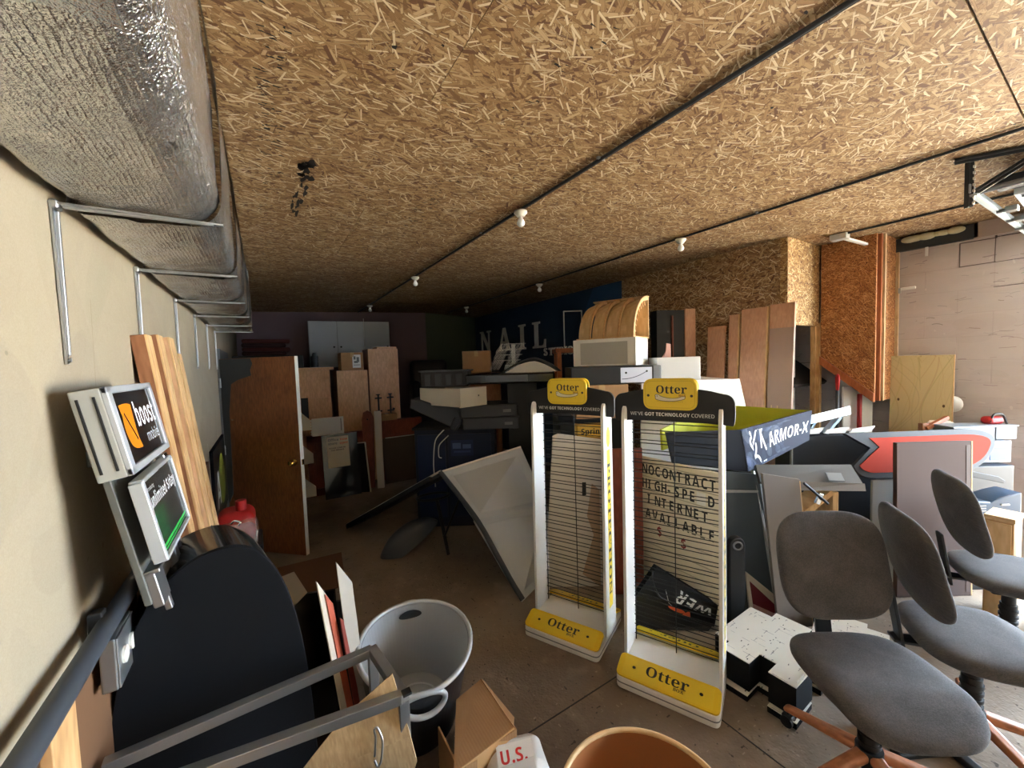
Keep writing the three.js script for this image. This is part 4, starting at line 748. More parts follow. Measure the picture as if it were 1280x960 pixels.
{
  const t = thing('wire_rack', 'zigzag silver wire literature rack on a pale blue bracket', 'wire rack', [2.12, 1.74, -3.38], yawC);
  const loops = []; for (let r = 0; r < 4; r++) for (let i = 0; i < 8; i++) { const x = -.15 + i * .035 - r * .02 + .06, y = .2 - r * .055, z = .02 * r; if (i % 4 !== 3) loops.push([[x, y, z], [x - .05, y - .07, z + .04], [x - .055, y - .085, z + .05], [x - .045, y - .085, z + .05], [x + .012, y, z], [x + .016, y + .012, z]]); }
  part('wire_loops', loops.map(l => tube(l, .0026, 14, 5)), C.silver, t); part('cross_wire', [0, 1, 2, 3].map(r => rod([-.12 - r * .02 + .04, .205 - r * .055, .02 * r], [.16 - r * .02, .205 - r * .055, .02 * r], .004, 6)), C.silver, t); part('upright', rbox(.04, .2, .012, .003, .03, .1, -.03), C.silver, t);
  const b = thing('pale_bracket', 'pale blue steel bracket under the silver wire rack', 'bracket', [2.15, 1.6, -3.37], yawC); part('plate', rbox(.16, .12, .012, .003, -.01, .06, 0), M(0x8fa2b4, .4), b); part('top_flange', rbox(.22, .018, .1, .004, .02, .127, -.02), M(0xa8b8c6, .35), b); part('bracket_hole', cyl(.012, .012, .004, 12).rotateX(Math.PI / 2).translate(-.05, .08, .007), C.black, b);
}
{
  const t = thing('arched_cover', 'dark arched lid with white sheets inside, beside the wire rack', 'lid', [2.2, 1.657, -3.2], yawC);
  const s = new THREE.Shape(); s.moveTo(-.27, 0); s.quadraticCurveTo(-.02, .16, .1, .14); s.quadraticCurveTo(.25, .09, .34, 0); s.lineTo(.31, 0); s.quadraticCurveTo(.2, .09, .08, .115); s.quadraticCurveTo(-.05, .12, -.24, 0);
  part('lid_arc', prism(s, .26, .004, 16), C.charcoal, t);
  const s2 = new THREE.Shape(); s2.moveTo(-.22, .0); s2.quadraticCurveTo(-.04, .11, .08, .105); s2.quadraticCurveTo(.19, .08, .29, 0); part('sheets', prism(s2, .22, .002, 16).translate(0, 0, -.015), C.white, t);
  carton('tan carton in the shade in front of the pale wall letters', [2.56, 1.632, -5.0], yawC, .4, .31, .3);
  crate('brown_crate', 'brown crate carrying the tan carton before the dark back wall', 'crate', [2.56, 0, -4.95], yawC, .6, 1.625, .42, W.brown);
  const c = thing('black_armchair', 'black upholstered chair piled against the dark back wall', 'armchair', [2.5, 0, -6.6], -.2);
  part('chair_block', rbox(.7, 1.1, .6, .02, 0, .55, -.2), C.black, c); part('chair_back', rbox(.68, .72, .2, .09, 0, 1.5, -.4, 5), C.black, c); part('chair_arm', rbox(.14, .4, .6, .06, -.3, 1.3, -.1, 4), C.black, c); part('chair_arm', rbox(.14, .4, .6, .06, .3, 1.3, -.1, 4), C.black, c);
}
// things seen between the racks
{
  const t = solo('white_particle_board', prism([[-.21, 0], [.235, 0], [.235, 1.14], [-.1, 1.19], [-.14, 1.17]], .03, .003), M(0xd2ccc0, .6), 'white faced chipboard panel with a dark slot, standing behind the farther rack', 'panel', [1.93, 0, -2.28]); orient(t, [.845, 0, .534], [.05, 1, -.04]); part('slot', rbox(.03, .1, .004, .001, .1, .76, .002), C.black, t); part('chipped_edge', prism([[.08, .1], [.22, 0], [.22, .75], [.16, .8], [.12, .55], [.17, .4]], .004).translate(0, 0, .003), M(0xb59a80, .8), t);
  const y = thing('yellow_carton', 'small yellow carton lettered in black behind the farther rack', 'carton', [2.07, 1.283, -2.13], yawC); y.position.set(2.26, 0, -2.44);
  part('carton_body', rbox(.24, .1, .14, .004, .02, 1.18, .07), M(0xd0a640, .5), y); part('carton_print', unitUV(new THREE.PlaneGeometry(.2, .08)).translate(.02, 1.18, .142), print(256, 100, (x, w, h) => { x.fillStyle = '#d0a640'; x.fillRect(0, 0, w, h); x.fillStyle = '#181818'; x.font = 'bold 78px sans-serif'; x.fillText('Sprint', 12, 76, 232); }), y);
  part('carton_stack', rbox(.2, 1.13, .1, .004, .02, .565, .07), cardMat, y);
  solo('mahogany_board', rbox(.26, 1.1, .02, .003, 0, .55, 0), W.mahogany, 'dark red-brown panel standing behind the letter board', 'panel', [2.2, 0, -1.98], [0, yawC, 0]);
}

// ---------------------------------------------------------------- stair enclosure and right wall
struct('stair_head', box(.68, .8, .06, 4.36, 2.42, -1.71), OSBpale);
struct('trim_2', [box(.05, 2.05, .07, 4.69, 1.025, -1.7), box(.03, 2.05, .04, 4.655, 1.025, -1.715)], W.pine);
struct('wall_stair_side', quadSlab([[4.7, 1.72, -1.66], [4.7, 1.37, -1.25], [4.7, 2.8, -1.25], [4.7, 2.8, -1.66]].reverse(), .03), OSBwarm);
struct('trim_3', [quadSlab([[4.695, 1.64, -1.66], [4.695, 1.29, -1.25], [4.695, 1.37, -1.25], [4.695, 1.72, -1.66]].reverse(), .05), box(.03, 1.5, .03, 4.725, 2.05, -1.24)], W.frame);
struct('trim_4', [box(.03, 1.5, .04, 4.765, 2.05, -1.23), box(.03, 1.5, .04, 5.1, 2.05, -1.22)], W.pale);
struct('wall_stair_end', box(.3, 1.5, .03, 4.93, 2.05, -1.235), OSBwarm);
struct('wall_recess', box(.4, 1.4, .04, 5.2, .7, -1.4), M(0x5a5650, .8));
solo('paper_tag', rbox(.004, .05, .1, .001), M(0xd8cf9a, .7), 'pale yellow paper tag on the brown stair panel', 'tag', [4.696, 1.82, -1.5]);
part('recess_strip', box(.05, .12, .5, XR - .02, 2.73, -.97), C.charcoal, scene).userData.kind = 'structure';
for (const [i, z] of [-.62, -.36].entries()) part('header_board', rbox(.04, .13, .25, .004, XR - .025, 2.73, z), M(0xb3a296, .8), scene).userData.kind = 'structure';
{
  const gs = []; for (let i = 0; i < 9; i++) { const g = new THREE.IcosahedronGeometry(rr(.03, .055), 2), p = g.attributes.position; for (let k = 0; k < p.count; k++) p.setXYZ(k, p.getX(k) * (1 + .3 * noise.noise(p.getX(k) * 60, p.getY(k) * 60, i)), p.getY(k) * .6, p.getZ(k) * 1.2); gs.push(g.translate(XR - .07, 2.76, -1.12 + i * .035)); }
  const o = part('insulation', gs, M(0xc9bf9a, .95), scene); tag(o, 'loose yellowish insulation bulging from the gap above the block wall', 'insulation'); o.userData.kind = 'stuff';
  const t = thing('hanger_strap', 'thin bent metal strap hanging at the top of the block wall', 'strap', [XR - .03, 2.6, -1.02]); part('strap_leg', rbox(.01, .14, .02, .002, 0, .06, 0), C.white, t); part('strap_arm', bar([0, .13, 0], [0, .17, .16], .01, .02), C.lightgrey, t);
  const l = thing('wall_hook', 'small white lever hook fixed high on the block wall corner', 'hook', [5.08, 2.31, -1.19]); part('hook_plate', rbox(.02, .05, .02, .004), C.lightgrey, l); part('hook_arm', rbox(.02, .025, .1, .006, -.01, .012, .06), C.white, l);
}
// roller door: track, hangers and the raised panels
{
  const t = thing('roller_door', 'raised white sectional roller door with steel track under the ceiling', 'roller door', [0, 2.62, 0]);
  part('track', [bar([3.38, -.02, -.5], [5.0, -.02, -.45], .03, .012, [0, 0, 1]), bar([3.38, .02, -.515], [5.0, .02, -.465], .008, .05, [0, 0, 1])], M(0xb9c4cc, .35, { metalness: .5 }), t);
  for (let i = 0; i < 3; i++) { const p = part('door_panel', rbox(.5, .04, 2.95, .006, 3.95 + i * .505, .02, 1.08), M(0xd4dde2, .45), t); part('panel_rib', [rbox(.03, .02, 2.9, .003, 3.74 + i * .505, -.005, 1.08)], M(0xaab4bb, .4), p); }
  part('roller_shaft', rod([3.5, .02, -.5], [3.5, .02, 2.6], .016, 12), C.galv, t);
  const perf = (a, b) => { const A = V(...a), B = V(...b), n = Math.round(A.distanceTo(B) / .035), gs = [bar(a, b, .008, .036), bar(a, b, .036, .006)]; return gs; };
  part('hanger_angle', perf([3.4, -.08, -.52], [3.4, .17, -.52]), C.charcoal, t);
  part('hanger_angle', perf([3.3, .165, -.56], [3.55, .165, -.1]), C.charcoal, t);
  part('hanger_brace', perf([3.42, -.0, -.5], [3.52, .16, -.28]), C.charcoal, t);
  part('spring_box', rbox(.12, .06, .5, .01, 3.62, .06, -.2), C.charcoal, t);
  for (let i = 0; i < 3; i++) { const x = 3.9 + i * .35; const h = part('hinge', [rbox(.07, .03, .05, .004, x, -.03, -.42), rod([x, -.03, -.48], [x, -.03, -.4], .012, 10)], C.galv, t); }
  for (let i = 0; i < 7; i++) part('hanger_hole', [rbox(.02, .014, .009, .002, 3.4, -.06 + i * .033, -.502)], M(0xcfcbc0, .5), t);
}
// daylight comes through the roller door; floor joints
struct('floor_joint', [box(1.7, .002, .006, 1.2, .0006, -1.48), box(.006, .002, 1.4, 1.77, .0006, -.6)], C.black);
// ---------------------------------------------------------------- boards leaning on the stair wall
{
  const lean = (name, label, x0, z0, w, L, th, m, dx, edge, cat = 'board') => { const o = solo(name, rbox(w, L, th, .003, 0, L / 2, -th / 2), m, label, cat, [x0, 0.003, z0], null, 'tall boards leaning on the strand board wall'); orient(o, [0, 0, 1], [dx, L, 0]); if (edge) part('pale_edge', rbox(.014, L - .002, th + .002, .002, w / 2 - .005, L / 2, -th / 2), edge, o); return o; };
  lean('veneer_board', 'narrow short tan board leaning on the strand board wall, beside the open cabinet', 3.83, -2.3, .18, 2.06, .025, W.laminate, .12);
  lean('veneer_board', 'slim tan board with a pale edge leaning behind the others on the strand board wall', 3.82, -2.12, .1, 2.16, .03, W.laminate, .14, W.pine);
  lean('veneer_board', 'wide tan board with a pale edge leaning in the middle of the row', 3.8, -1.93, .24, 2.2, .03, W.laminate, .16, W.pine);
  const g = lean('grey_brown_board', 'greyish brown board with a tan top strip leaning nearest the stair opening', 3.82, -1.7, .2, 2.21, .028, M(0xa98c7c, .6), .15); part('tan_strip', rbox(.202, .22, .03, .003, 0, 2.1, -.014), W.laminate, g); part('small_grid', [rbox(.008, .18, .004, .001, -.06, 1.2, .003), rbox(.1, .006, .004, .001, -.05, 1.2, .003), rbox(.008, .18, .004, .001, -.01, 1.2, .003)], W.pale, g);
  solo('strand_board_strip', rbox(.05, 1.98, .03, .002, 0, .99, 0), OSBpale, 'narrow bright strand board strip standing at the stair opening', 'strip', [4.03, 0, -1.66]);
  const tw = (lab, x, m) => { const o = solo('metal_strip', bar([x, .01, -1.78], [x + .22, 1.98, -1.86], .05, .02, [1, 0, 0]), m, lab, 'strip', [0, 0, 0], null, 'strips leaning in the stair opening'); return o; };
  tw('pale grey metal strip leaning inside the dark stair opening', 4.36, C.lightgrey); tw('dark grey strip leaning inside the stair opening, behind the pale one', 4.24, C.darkgrey);
  struct('stair_void', box(.7, 2, .04, 4.4, 1, -2.4), C.navy);
}
{
  const t = thing('shovel', 'shovel with a red grip handle standing under the stair panel', 'shovel', [4.5, -.0, -1.46]); t.rotation.set(0, .4, -.04);
  part('shaft', rod([0, .3, 0], [0, 1.42, 0], .014, 12), C.darkgrey, t); part('grip', tube([[0, 1.4, 0], [-.05, 1.47, 0], [-.055, 1.52, 0], [0, 1.54, 0], [.055, 1.52, 0], [.05, 1.47, 0]], .013, 40, 10, true), C.red, t); part('blade', prism([[-.12, .34], [.12, .34], [.12, .08], [0, 0], [-.12, .08]], .008, .002), C.galv, t);
  const w = solo('white_board', rbox(.3, 1.42, .02, .003, 0, .71, 0), C.white, 'white panel standing under the stair behind the shovel', 'panel', [4.84, 0, -1.42], [0, -.5, 0]); const r = solo('red_bar', rbox(.035, .5, .03, .01, 0, 1.1, 0), C.red, 'red bar clipped to the white panel under the stair', 'bar', [4.8, 0, -1.39], [0, -.5, 0]); part('dark_end', rbox(.03, .85, .026, .006, 0, .425, 0), C.charcoal, r);
}
{
  const ply = M(0xffffff, .7, { map: (() => { const N = 512, [c, x] = canvas(N, N, '#cdb98a'); for (let k = 0; k < 46; k++) { x.strokeStyle = `rgba(${rr(160, 185)},${rr(138, 160)},${rr(92, 112)},${rr(.15, .4)})`; x.lineWidth = rr(2, 7); x.beginPath(); const cx = (k % 3) * 180 + 70, w = 12 + k * 6; for (let y = 0; y <= N; y += 16) { const q = cx + Math.sin(y / 90 + k * .15) * 26 + (k % 2 ? 1 : -1) * w * (.5 + .5 * Math.cos((y - 250) / 160)); y ? x.lineTo(q, y) : x.moveTo(q, y); } x.stroke(); } for (let k = 0; k < 5; k++) { x.fillStyle = '#5e4528'; x.beginPath(); x.ellipse(rr(60, 450), rr(60, 450), 5, 8, 0, 0, 7); x.fill(); } return tex(c, true, 1.2, 1.2); })() });
  const o = solo('plywood_sheet', rbox(.4, 1.7, .018, .002, 0, .85, 0), ply, 'pale knotted plywood sheet leaning before the block wall', 'plywood', [4.92, .003, -1.02]); orient(o, [.03, 0, 1], [.055, 1, 0]); part('ply_edge', rbox(.006, 1.698, .02, .001, .199, .85, 0), W.pine, o);
}
// ---------------------------------------------------------------- lime trough, grey boards, shop fittings
{
  const t = thing('display_trough', 'lime lined navy trough with a lettered blue front on the slate cabinet', 'trough');
  const c0 = [2.75, 1.24, -1.43], c1 = [2.78, .95, -1.4], e0 = [3.3, 1.342, -1.224], e1 = [3.25, 1.134, -1.222], w0 = [2.33, 1.235, -1.72], w1 = [2.36, 1.02, -1.69], b0 = [3.1, 1.36, -1.8];
  part('lettered_front', quadSlab([c1, e1, e0, c0], .02), print(64, 64, (x) => { x.fillStyle = '#4a5f80'; x.fillRect(0, 0, 64, 64); }), t);
  const pr = print(1024, 320, (x, w, h) => {
    const g = [['#3a4e70', 0], ['#5f7ba0', 300], ['#33456a', 620], ['#4a6288', 900]]; x.fillStyle = '#1c2b48'; x.fillRect(0, 0, w, h); for (let i = 0; i < 40; i++) { x.fillStyle = `rgba(${[150, 190, 220][i % 3]},${[170, 205, 230][i % 3]},235,${rr(.04, .2)})`; x.beginPath(); x.ellipse(rr(0, w * .6), rr(0, h), rr(20, 120), rr(10, 60), rr(0, 3), 0, 7); x.fill(); }
    x.strokeStyle = '#e6edf5'; x.lineWidth = 24; x.lineCap = 'round'; x.beginPath(); x.moveTo(210, 40); x.bezierCurveTo(190, 120, 80, 160, 90, 220); x.bezierCurveTo(120, 290, 190, 200, 180, 150); x.stroke(); x.beginPath(); x.moveTo(260, 30); x.lineTo(330, 220); x.moveTo(290, 30); x.lineTo(262, 190); x.stroke(); x.beginPath(); x.arc(160, 300, 60, 3.4, 6); x.stroke();
    x.fillStyle = '#eef3f8'; x.font = 'bold 170px sans-serif'; x.fillText('ARMOR-X', 390, 225, 590);
  }, .75);
  part('front_print', (() => { const g = quadSlab([c1, e1, e0, c0], .001); const u = g.attributes.uv; g.computeBoundingBox(); const n = V(.3, 0, .95).multiplyScalar(.004); g.translate(n.x, n.y, n.z); let W = 0, H = 0; for (let i = 0; i < 6; i++) { W = Math.max(W, u.getX(i)); H = Math.max(H, u.getY(i)); } for (let i = 0; i < u.count; i++) u.setXY(i, u.getX(i) > 0.001 ? 1 : 0, u.getY(i) > 0.001 ? 0 : 1); return g; })(), pr, t);
  part('navy_side', quadSlab([w1, c1, c0, w0], .02), M(0x0b1626, .7), t);
  part('lime_back', quadSlab([[2.35, 1.1, -1.76], [3.1, 1.14, -1.8], b0, [2.34, 1.25, -1.76]], .015), C.lime, t);
  part('lime_floor', quadSlab([[2.36, 1.1, -1.7], [2.79, 1.06, -1.42], [3.24, 1.14, -1.235], [3.1, 1.14, -1.8]], .01), C.lime, t);
  part('lime_end', quadSlab([[3.26, 1.135, -1.235], [3.1, 1.14, -1.8], b0, e0].reverse(), .015), C.lime, t);
}
{
  const t = thing('slate_cabinet', 'slate grey cabinet with pale metal edging under the lettered trough', 'cabinet');
  part('front_panel', quadSlab([[2.56, .02, -1.44], [2.82, .02, -1.25], [2.8, .94, -1.34], [2.5, .98, -1.56]], .02), M(0x55616a, .5), t);
  part('metal_edge', [bar([2.79, .96, -1.37], [2.84, .02, -1.23], .026, .02), bar([2.54, .835, -1.5], [2.795, .825, -1.345], .02, .016)], C.silver, t);
  part('side_panel', quadSlab([[2.86, .02, -1.24], [3.2, .02, -1.6], [3.2, .94, -1.6], [2.82, .94, -1.35]], .02), C.darkgrey, t);
  part('cabinet_body', rbox(.36, .92, .16, .01, 2.98, .47, -1.5), C.charcoal, t);
}
{ const o = solo('taupe_board', prism([[-.11, 0], [.12, 0], [.12, .95], [-.12, 1.02]], .02, .002), M(0x77706a, .6), 'taupe panel leaning beside the slate cabinet behind the first office chair', 'panel', [2.76, .005, -1.1]); orient(o, [.88, 0, .47], [-.06, 1, -.06]); part('pale_edge', rbox(.006, .94, .022, .001, .119, .47, -.01), W.pale, o); }
{
  const t = thing('black_stand', 'black folding stand with a round hole at its top beside the letter board', 'stand', [2.46, 0, -1.3], -.7);
  part('post', [prism((() => { const s = new THREE.Shape(); s.moveTo(-.045, .03); s.lineTo(.045, .03); s.lineTo(.045, .56); s.absarc(0, .56, .045, 0, Math.PI, false); return s; })(), .05, .006, 12)], C.charcoal, t); part('hole_ring', new THREE.TorusGeometry(.024, .006, 8, 24).translate(0, .555, .002).toNonIndexed(), C.midgrey, t); part('hole', cyl(.02, .02, .004, 20).rotateX(Math.PI / 2).translate(0, .555, .001), C.black, t);
  part('foot', rbox(.1, .06, .4, .02, 0, .03, .02, 3), C.black, t);
}
{ const o = thing('maroon_picture', 'maroon picture with a white frame leaning low beside the slate cabinet', 'picture', [2.74, .02, -1.2]); part('frame', prism([[-.16, .0], [.14, 0], [.13, .04], [-.15, .3]], .02, .002), C.offwhite, o); part('picture_panel', prism([[-.135, .06], [.06, .03], [-.135, .24]], .004).translate(0, 0, .003), M(0x6b1424, .5), o); part('pink_band', prism([[-.135, .03], [.04, .015], [-.135, .1]], .004).translate(0, 0, .006), M(0xb89a9a, .5), o); orient(o, [.8, 0, .6], [.1, 1, -.2]); }
{
  const t = thing('wooden_crate', 'small raw pine crate frame with metal clips under the grey wedge', 'crate', [2.92, .64, -1.06], -.5);
  part('side_board', prism([[-.14, 0], [.12, .2], [.12, .24], [-.14, .06]], .14, .002), W.pine, t); part('leg_board', rbox(.04, .24, .14, .003, .14, .1, -.07), W.pine, t); part('clip', rbox(.03, .07, .02, .004, -.06, .18, .012, 2).rotateZ(-.4), C.chrome, t); part('dowel', rod([-.1, .3, .03], [.06, .16, .03], .008), C.black, t);
  crate('dark_block', 'dark block under the pine crate frame', 'block', [2.97, 0, -1.03], -.5, .34, .64, .16, C.charcoal);
}
{ const t = thing('grey_wedge', 'long grey wedge shelf with a cut-out slot across the pine crate', 'shelf', [0, 0, 0]); part('shelf_top', quadSlab([[2.68, .93, -1.27], [3.2, .9, -.9], [3.28, 1.0, -.99], [2.74, 1.02, -1.33]], .03), M(0x4d4c4a, .5), t); part('shelf_face', quadSlab([[2.74, .88, -1.2], [3.17, .87, -.88], [3.2, .91, -.895], [2.68, .94, -1.265]], .02), M(0x6a645c, .6), t); part('slot_plate', quadSlab([[3.02, .925, -1.025], [3.1, .92, -.97], [3.13, .96, -1.0], [3.05, .965, -1.055]], .004), C.midgrey, t, [-.004, .01, .006]); }
{
  const t = thing('navy_fixture', 'dark navy display fixture with pale blue channel strips on top', 'fixture', [3.72, 0, -1.25], yawC);
  part('fixture_body', rbox(.66, 1.1, .18, .006, .02, .55, -.1), M(0x070d18, .85), t); part('fixture_edge', rbox(.012, .3, .02, .002, -.31, .96, .002), C.midgrey, t);
  for (let i = 0; i < 3; i++) { const s = part('channel_strip', [bar([-.34 + i * .17, 1.115, -.02 - i * .02], [-.05 + i * .2, 1.2, -.34], .05, .012, [1, 0, 0]), bar([-.31 + i * .17, 1.125, -.02 - i * .02], [-.02 + i * .2, 1.215, -.34], .006, .03)], M(0x9db4c6, .3), t); part('strip_end', prism([[0, 0], [.16, 0], [.2, .05], [.02, .03]], .01).translate(-.25 + i * .2, 1.12, .0), C.white, s); }
  part('long_blade', bar([-.6, 1.14, .0], [.32, 1.27, -.2], .012, .07, [0, 0, 1]), M(0x8c9aa6, .3, { metalness: .4 }), t);
}
{
  const t = thing('orange_sign', 'orange pointed leaf-shaped sign board with a dark border', 'sign', [4.08, .78, -.98], yawC);
  const s = (k) => { const q = new THREE.Shape(); q.moveTo(-.34 + k, .1); q.lineTo(-.19 + k * 1.6, .225 + k * .1); q.lineTo(-.36 + k * 4.2, .34 - k); q.lineTo(.5, .34 - k); q.quadraticCurveTo(.82 - k, .34 - k, .74 - k, .2); q.quadraticCurveTo(.6, .0 + k, .3, k); q.lineTo(-.2, k); q.quadraticCurveTo(-.33 + k, .01 + k, -.34 + k, .1); return q; };
  part('border_board', prism(s(0), .03, .003, 12), C.charcoal, t); part('orange_face', prism(s(.042), .006, .001, 12).translate(0, 0, .005), C.orange, t); part('dark_mark', prism(rrect(.14, .03, .015, .12, .22), .003).translate(0, 0, .0075), C.charcoal, t);
  t.position.set(3.95, .81, -.89); orient(t, [.845, 0, .534], [.12, .9, -.2]);
  crate('sign_cabinet', 'dark base cabinet carrying the orange sign board', 'cabinet', [4.36, 0, -.96], yawC, .5, .8, .1, M(0x1a1e24, .5)); crate('pale_board', 'pale grey board below the orange sign beside the brown board', 'board', [3.9, 0, -.95], yawC, .25, .79, .02, C.lightgrey);
}
{ const o = solo('brown_hardboard', rbox(.53, 1.1, .03, .003, 0, .55, 0), M(0x4f3c36, .75), 'tall plain brown board with a pale edge standing behind the third office chair', 'board', [3.93, .003, -.72]); orient(o, [.845, 0, .534], [.02, 1, -.02]); part('pale_edge', rbox(.01, 1.098, .032, .002, .262, .55, 0), W.pale, o); part('bevel', rbox(.03, 1.04, .006, .002, .235, .55, .014), M(0x4e3e39, .6), o); }
// ---------------------------------------------------------------- right edge pile
crate('black_cabinet', 'black cabinet end at the right edge behind the printer', 'cabinet', [4.62, 0, -.6], yawC, .5, .84, .14, M(0x14181f, .45));
{
  const t = thing('blue_machine', 'dark blue printer with a curved top at the right edge', 'printer', [4.3, .5, -.5], yawC);
  const s = new THREE.Shape(); s.moveTo(-.14, 0); s.lineTo(.2, .06); s.lineTo(.2, .22); s.quadraticCurveTo(.06, .2, -.02, .16); s.lineTo(-.14, .17);
  part('machine_body', prism(s, .16, .008, 8), M(0x33465c, .3), t); for (let i = 0; i < 3; i++) part('vent_slot', rbox(.05, .006, .004, .001, -.08, .1 + i * .018, .002), C.lightgrey, t); part('machine_side', rbox(.04, .2, .15, .006, -.16, .09, -.08), C.black, t); part('handle', rbox(.06, .012, .01, .003, .08, .14, .002), C.lightgrey, t);
  crate('black_plinth', 'black plinth under the dark blue printer', 'plinth', [4.34, 0, -.52], yawC, .42, .495, .12, C.black);
  const w = thing('pine_box', 'pale pine box standing by the blue printer and office chair', 'box', [3.98, 0, -.36], yawC + .5); part('box_body', rbox(.2, .66, .12, .006, 0, .33, -.06), W.pine, w); part('box_top', rbox(.21, .03, .13, .004, 0, .665, -.06), W.pale, w); part('end_face', rbox(.01, .62, .1, .002, -.103, .33, -.06), W.pale, w);
  crate('brown_block', 'dark brown block in front of the pale pine box', 'block', [4.0, 0, -.2], yawC + .5, .12, .6, .08, W.brown);
  const c = carton('plain pale carton wedged between the brown board and blue printer', [4.24, 0, -.72], yawC, .12, .83, .1, { m: M(0xb8a48e, .8) });
  const b = solo('dark_strip', prism([[0, .06], [.34, -.02], [.35, .0], [.3, .03], [0, .1]], .05, .003), C.charcoal, 'dark angled strip poking out over the pale carton', 'strip', [4.22, .78, -.66], [0, yawC, 0]);
}
{
  const t = thing('grey_folders', 'grey folder boxes lying on top of the right edge pile', 'folder box', [4.78, 1.02, -.62], yawC);
  part('folder_body', rbox(.5, .1, .16, .006, .02, .05, -.08), M(0x707884, .5), t); part('folder_lid', rbox(.52, .014, .17, .004, .02, .107, -.08), M(0x8d98a4, .4), t); part('folder_seam', rbox(.006, .1, .004, .001, .1, .05, .002), C.charcoal, t);
  const b = thing('blue_carton', 'blue and grey carton below the grey folder boxes at the right edge', 'carton', [4.76, .845, -.6], yawC); part('carton_body', rbox(.4, .17, .18, .004, .0, .085, -.09), M(0x8a8c92, .6), b); part('blue_label', rbox(.14, .1, .003, .001, .1, .07, .001), M(0x2a57a8, .5), b);
}
{
  const t = thing('blue_bin', 'pale blue bin holding crumpled white plastic behind the orange sign', 'bin', [4.86, .9, -.86]); part('bin_body', cyl(.075, .06, .16, 24, 0, .08, 0), M(0x7d9bc4, .5), t);
  const g = new THREE.IcosahedronGeometry(.095, 4), p = g.attributes.position; for (let i = 0; i < p.count; i++) { const k = 1 + .35 * noise.noise(p.getX(i) * 28, p.getY(i) * 28, p.getZ(i) * 28); p.setXYZ(i, p.getX(i) * k, p.getY(i) * k * .6, p.getZ(i) * k); } g.computeVertexNormals(); part('plastic_sheet', g.translate(0, .19, 0), M(0xe4e4e0, .5), t);
  crate('shelf_block', 'brown shelf block under the pale blue bin by the block wall', 'block', [4.86, 0, -.75], yawC, .34, .9, .18, W.brown);
  const h = solo('white_helmet', (() => { const g = new THREE.SphereGeometry(.055, 28, 18).toNonIndexed(); g.scale(.75, 1.25, 1); return g; })(), C.white, 'white rounded bag hanging behind the plywood sheet edge', 'bag', [5.055, 1.27, -.825]);
  const r = thing('red_saw', 'red power tool with a black guard by the block wall', 'power tool', [4.95, 1.02, -.62]); r.position.set(4.96, 1.135, -.6); r.rotation.y = yawC; part('tool_body', rbox(.12, .06, .08, .025, 0, .03, 0, 4), C.red, r); part('guard', tube([[-.05, .02, .03], [-.02, .08, .03], [.05, .075, .03], [.085, .0, .03]], .007, 20), C.black, r);
  const k = thing('timber_offcut', 'brown timber offcut leaning by the pale blue bin', 'timber', [4.63, .9, -.91], yawC); part('offcut', rbox(.05, .24, .04, .003, -.02, .12, 0), W.brown, k); part('cross_piece', bar([-.02, .2, .02], [.2, .28, -.02], .03, .03, [0, 0, 1]), W.frame, k); crate('dark_shelf', 'dark shelf block under the brown timber offcut', 'block', [4.62, 0, -.87], yawC, .14, .895, .1, C.charcoal);
}
// ---------------------------------------------------------------- office chairs
const fabric = (() => { const t = srgb(dataTex(512, (u, v) => { const s = .5 * fbm(u, v, 6, 4, 40) + .5 * fbm(u, v, 180, 2, 41); return mixc([58, 58, 60], [98, 96, 97], clamp((s - .2) * 1.5)); })), b = dataTex(512, (u, v) => { const g = 255 * (.5 + .25 * Math.sin(u * 6.283 * 90) * Math.sin(v * 6.283 * 90) + .25 * fbm(u, v, 120, 2, 6)); return [g, g, g]; }); return new THREE.MeshPhysicalMaterial({ roughness: .95, map: rep(t, 2), bumpMap: rep(b, 3), bumpScale: .0008, sheen: .5, sheenRoughness: .5, sheenColor: new THREE.Color(.5, .5, .52) }); })();
function pad(w, h, t, e, bend) { // upholstered pad in x,y, thickness along z; bend(x, y) pushes it along z
  const nu = 64, nv = 20, pos = [], idx = [], uv = [], sp = (c, p) => Math.sign(c) * Math.pow(Math.abs(c), p);
  for (let j = 0; j <= nv; j++) for (let i = 0; i <= nu; i++) {
    const a = i / nu * 2 * Math.PI, b = -Math.PI / 2 + Math.PI * j / nv, cb = sp(Math.cos(b), .55), x = w / 2 * cb * sp(Math.cos(a), e), y = h / 2 * cb * sp(Math.sin(a), e);
    const z = t / 2 * sp(Math.sin(b), .75) + bend(x, y); pos.push(x, y, z); uv.push(x + z * .8, y + z * .8);
  }
  for (let j = 0; j < nv; j++) for (let i = 0; i < nu; i++) { const q = j * (nu + 1) + i; idx.push(q, q + 1, q + nu + 1, q + 1, q + nu + 2, q + nu + 1); }
  const g = new THREE.BufferGeometry(); g.setAttribute('position', new THREE.Float32BufferAttribute(pos, 3)); g.setAttribute('uv', new THREE.Float32BufferAttribute(uv, 2)); g.setIndex(idx); g.computeVertexNormals(); return g.toNonIndexed();
}
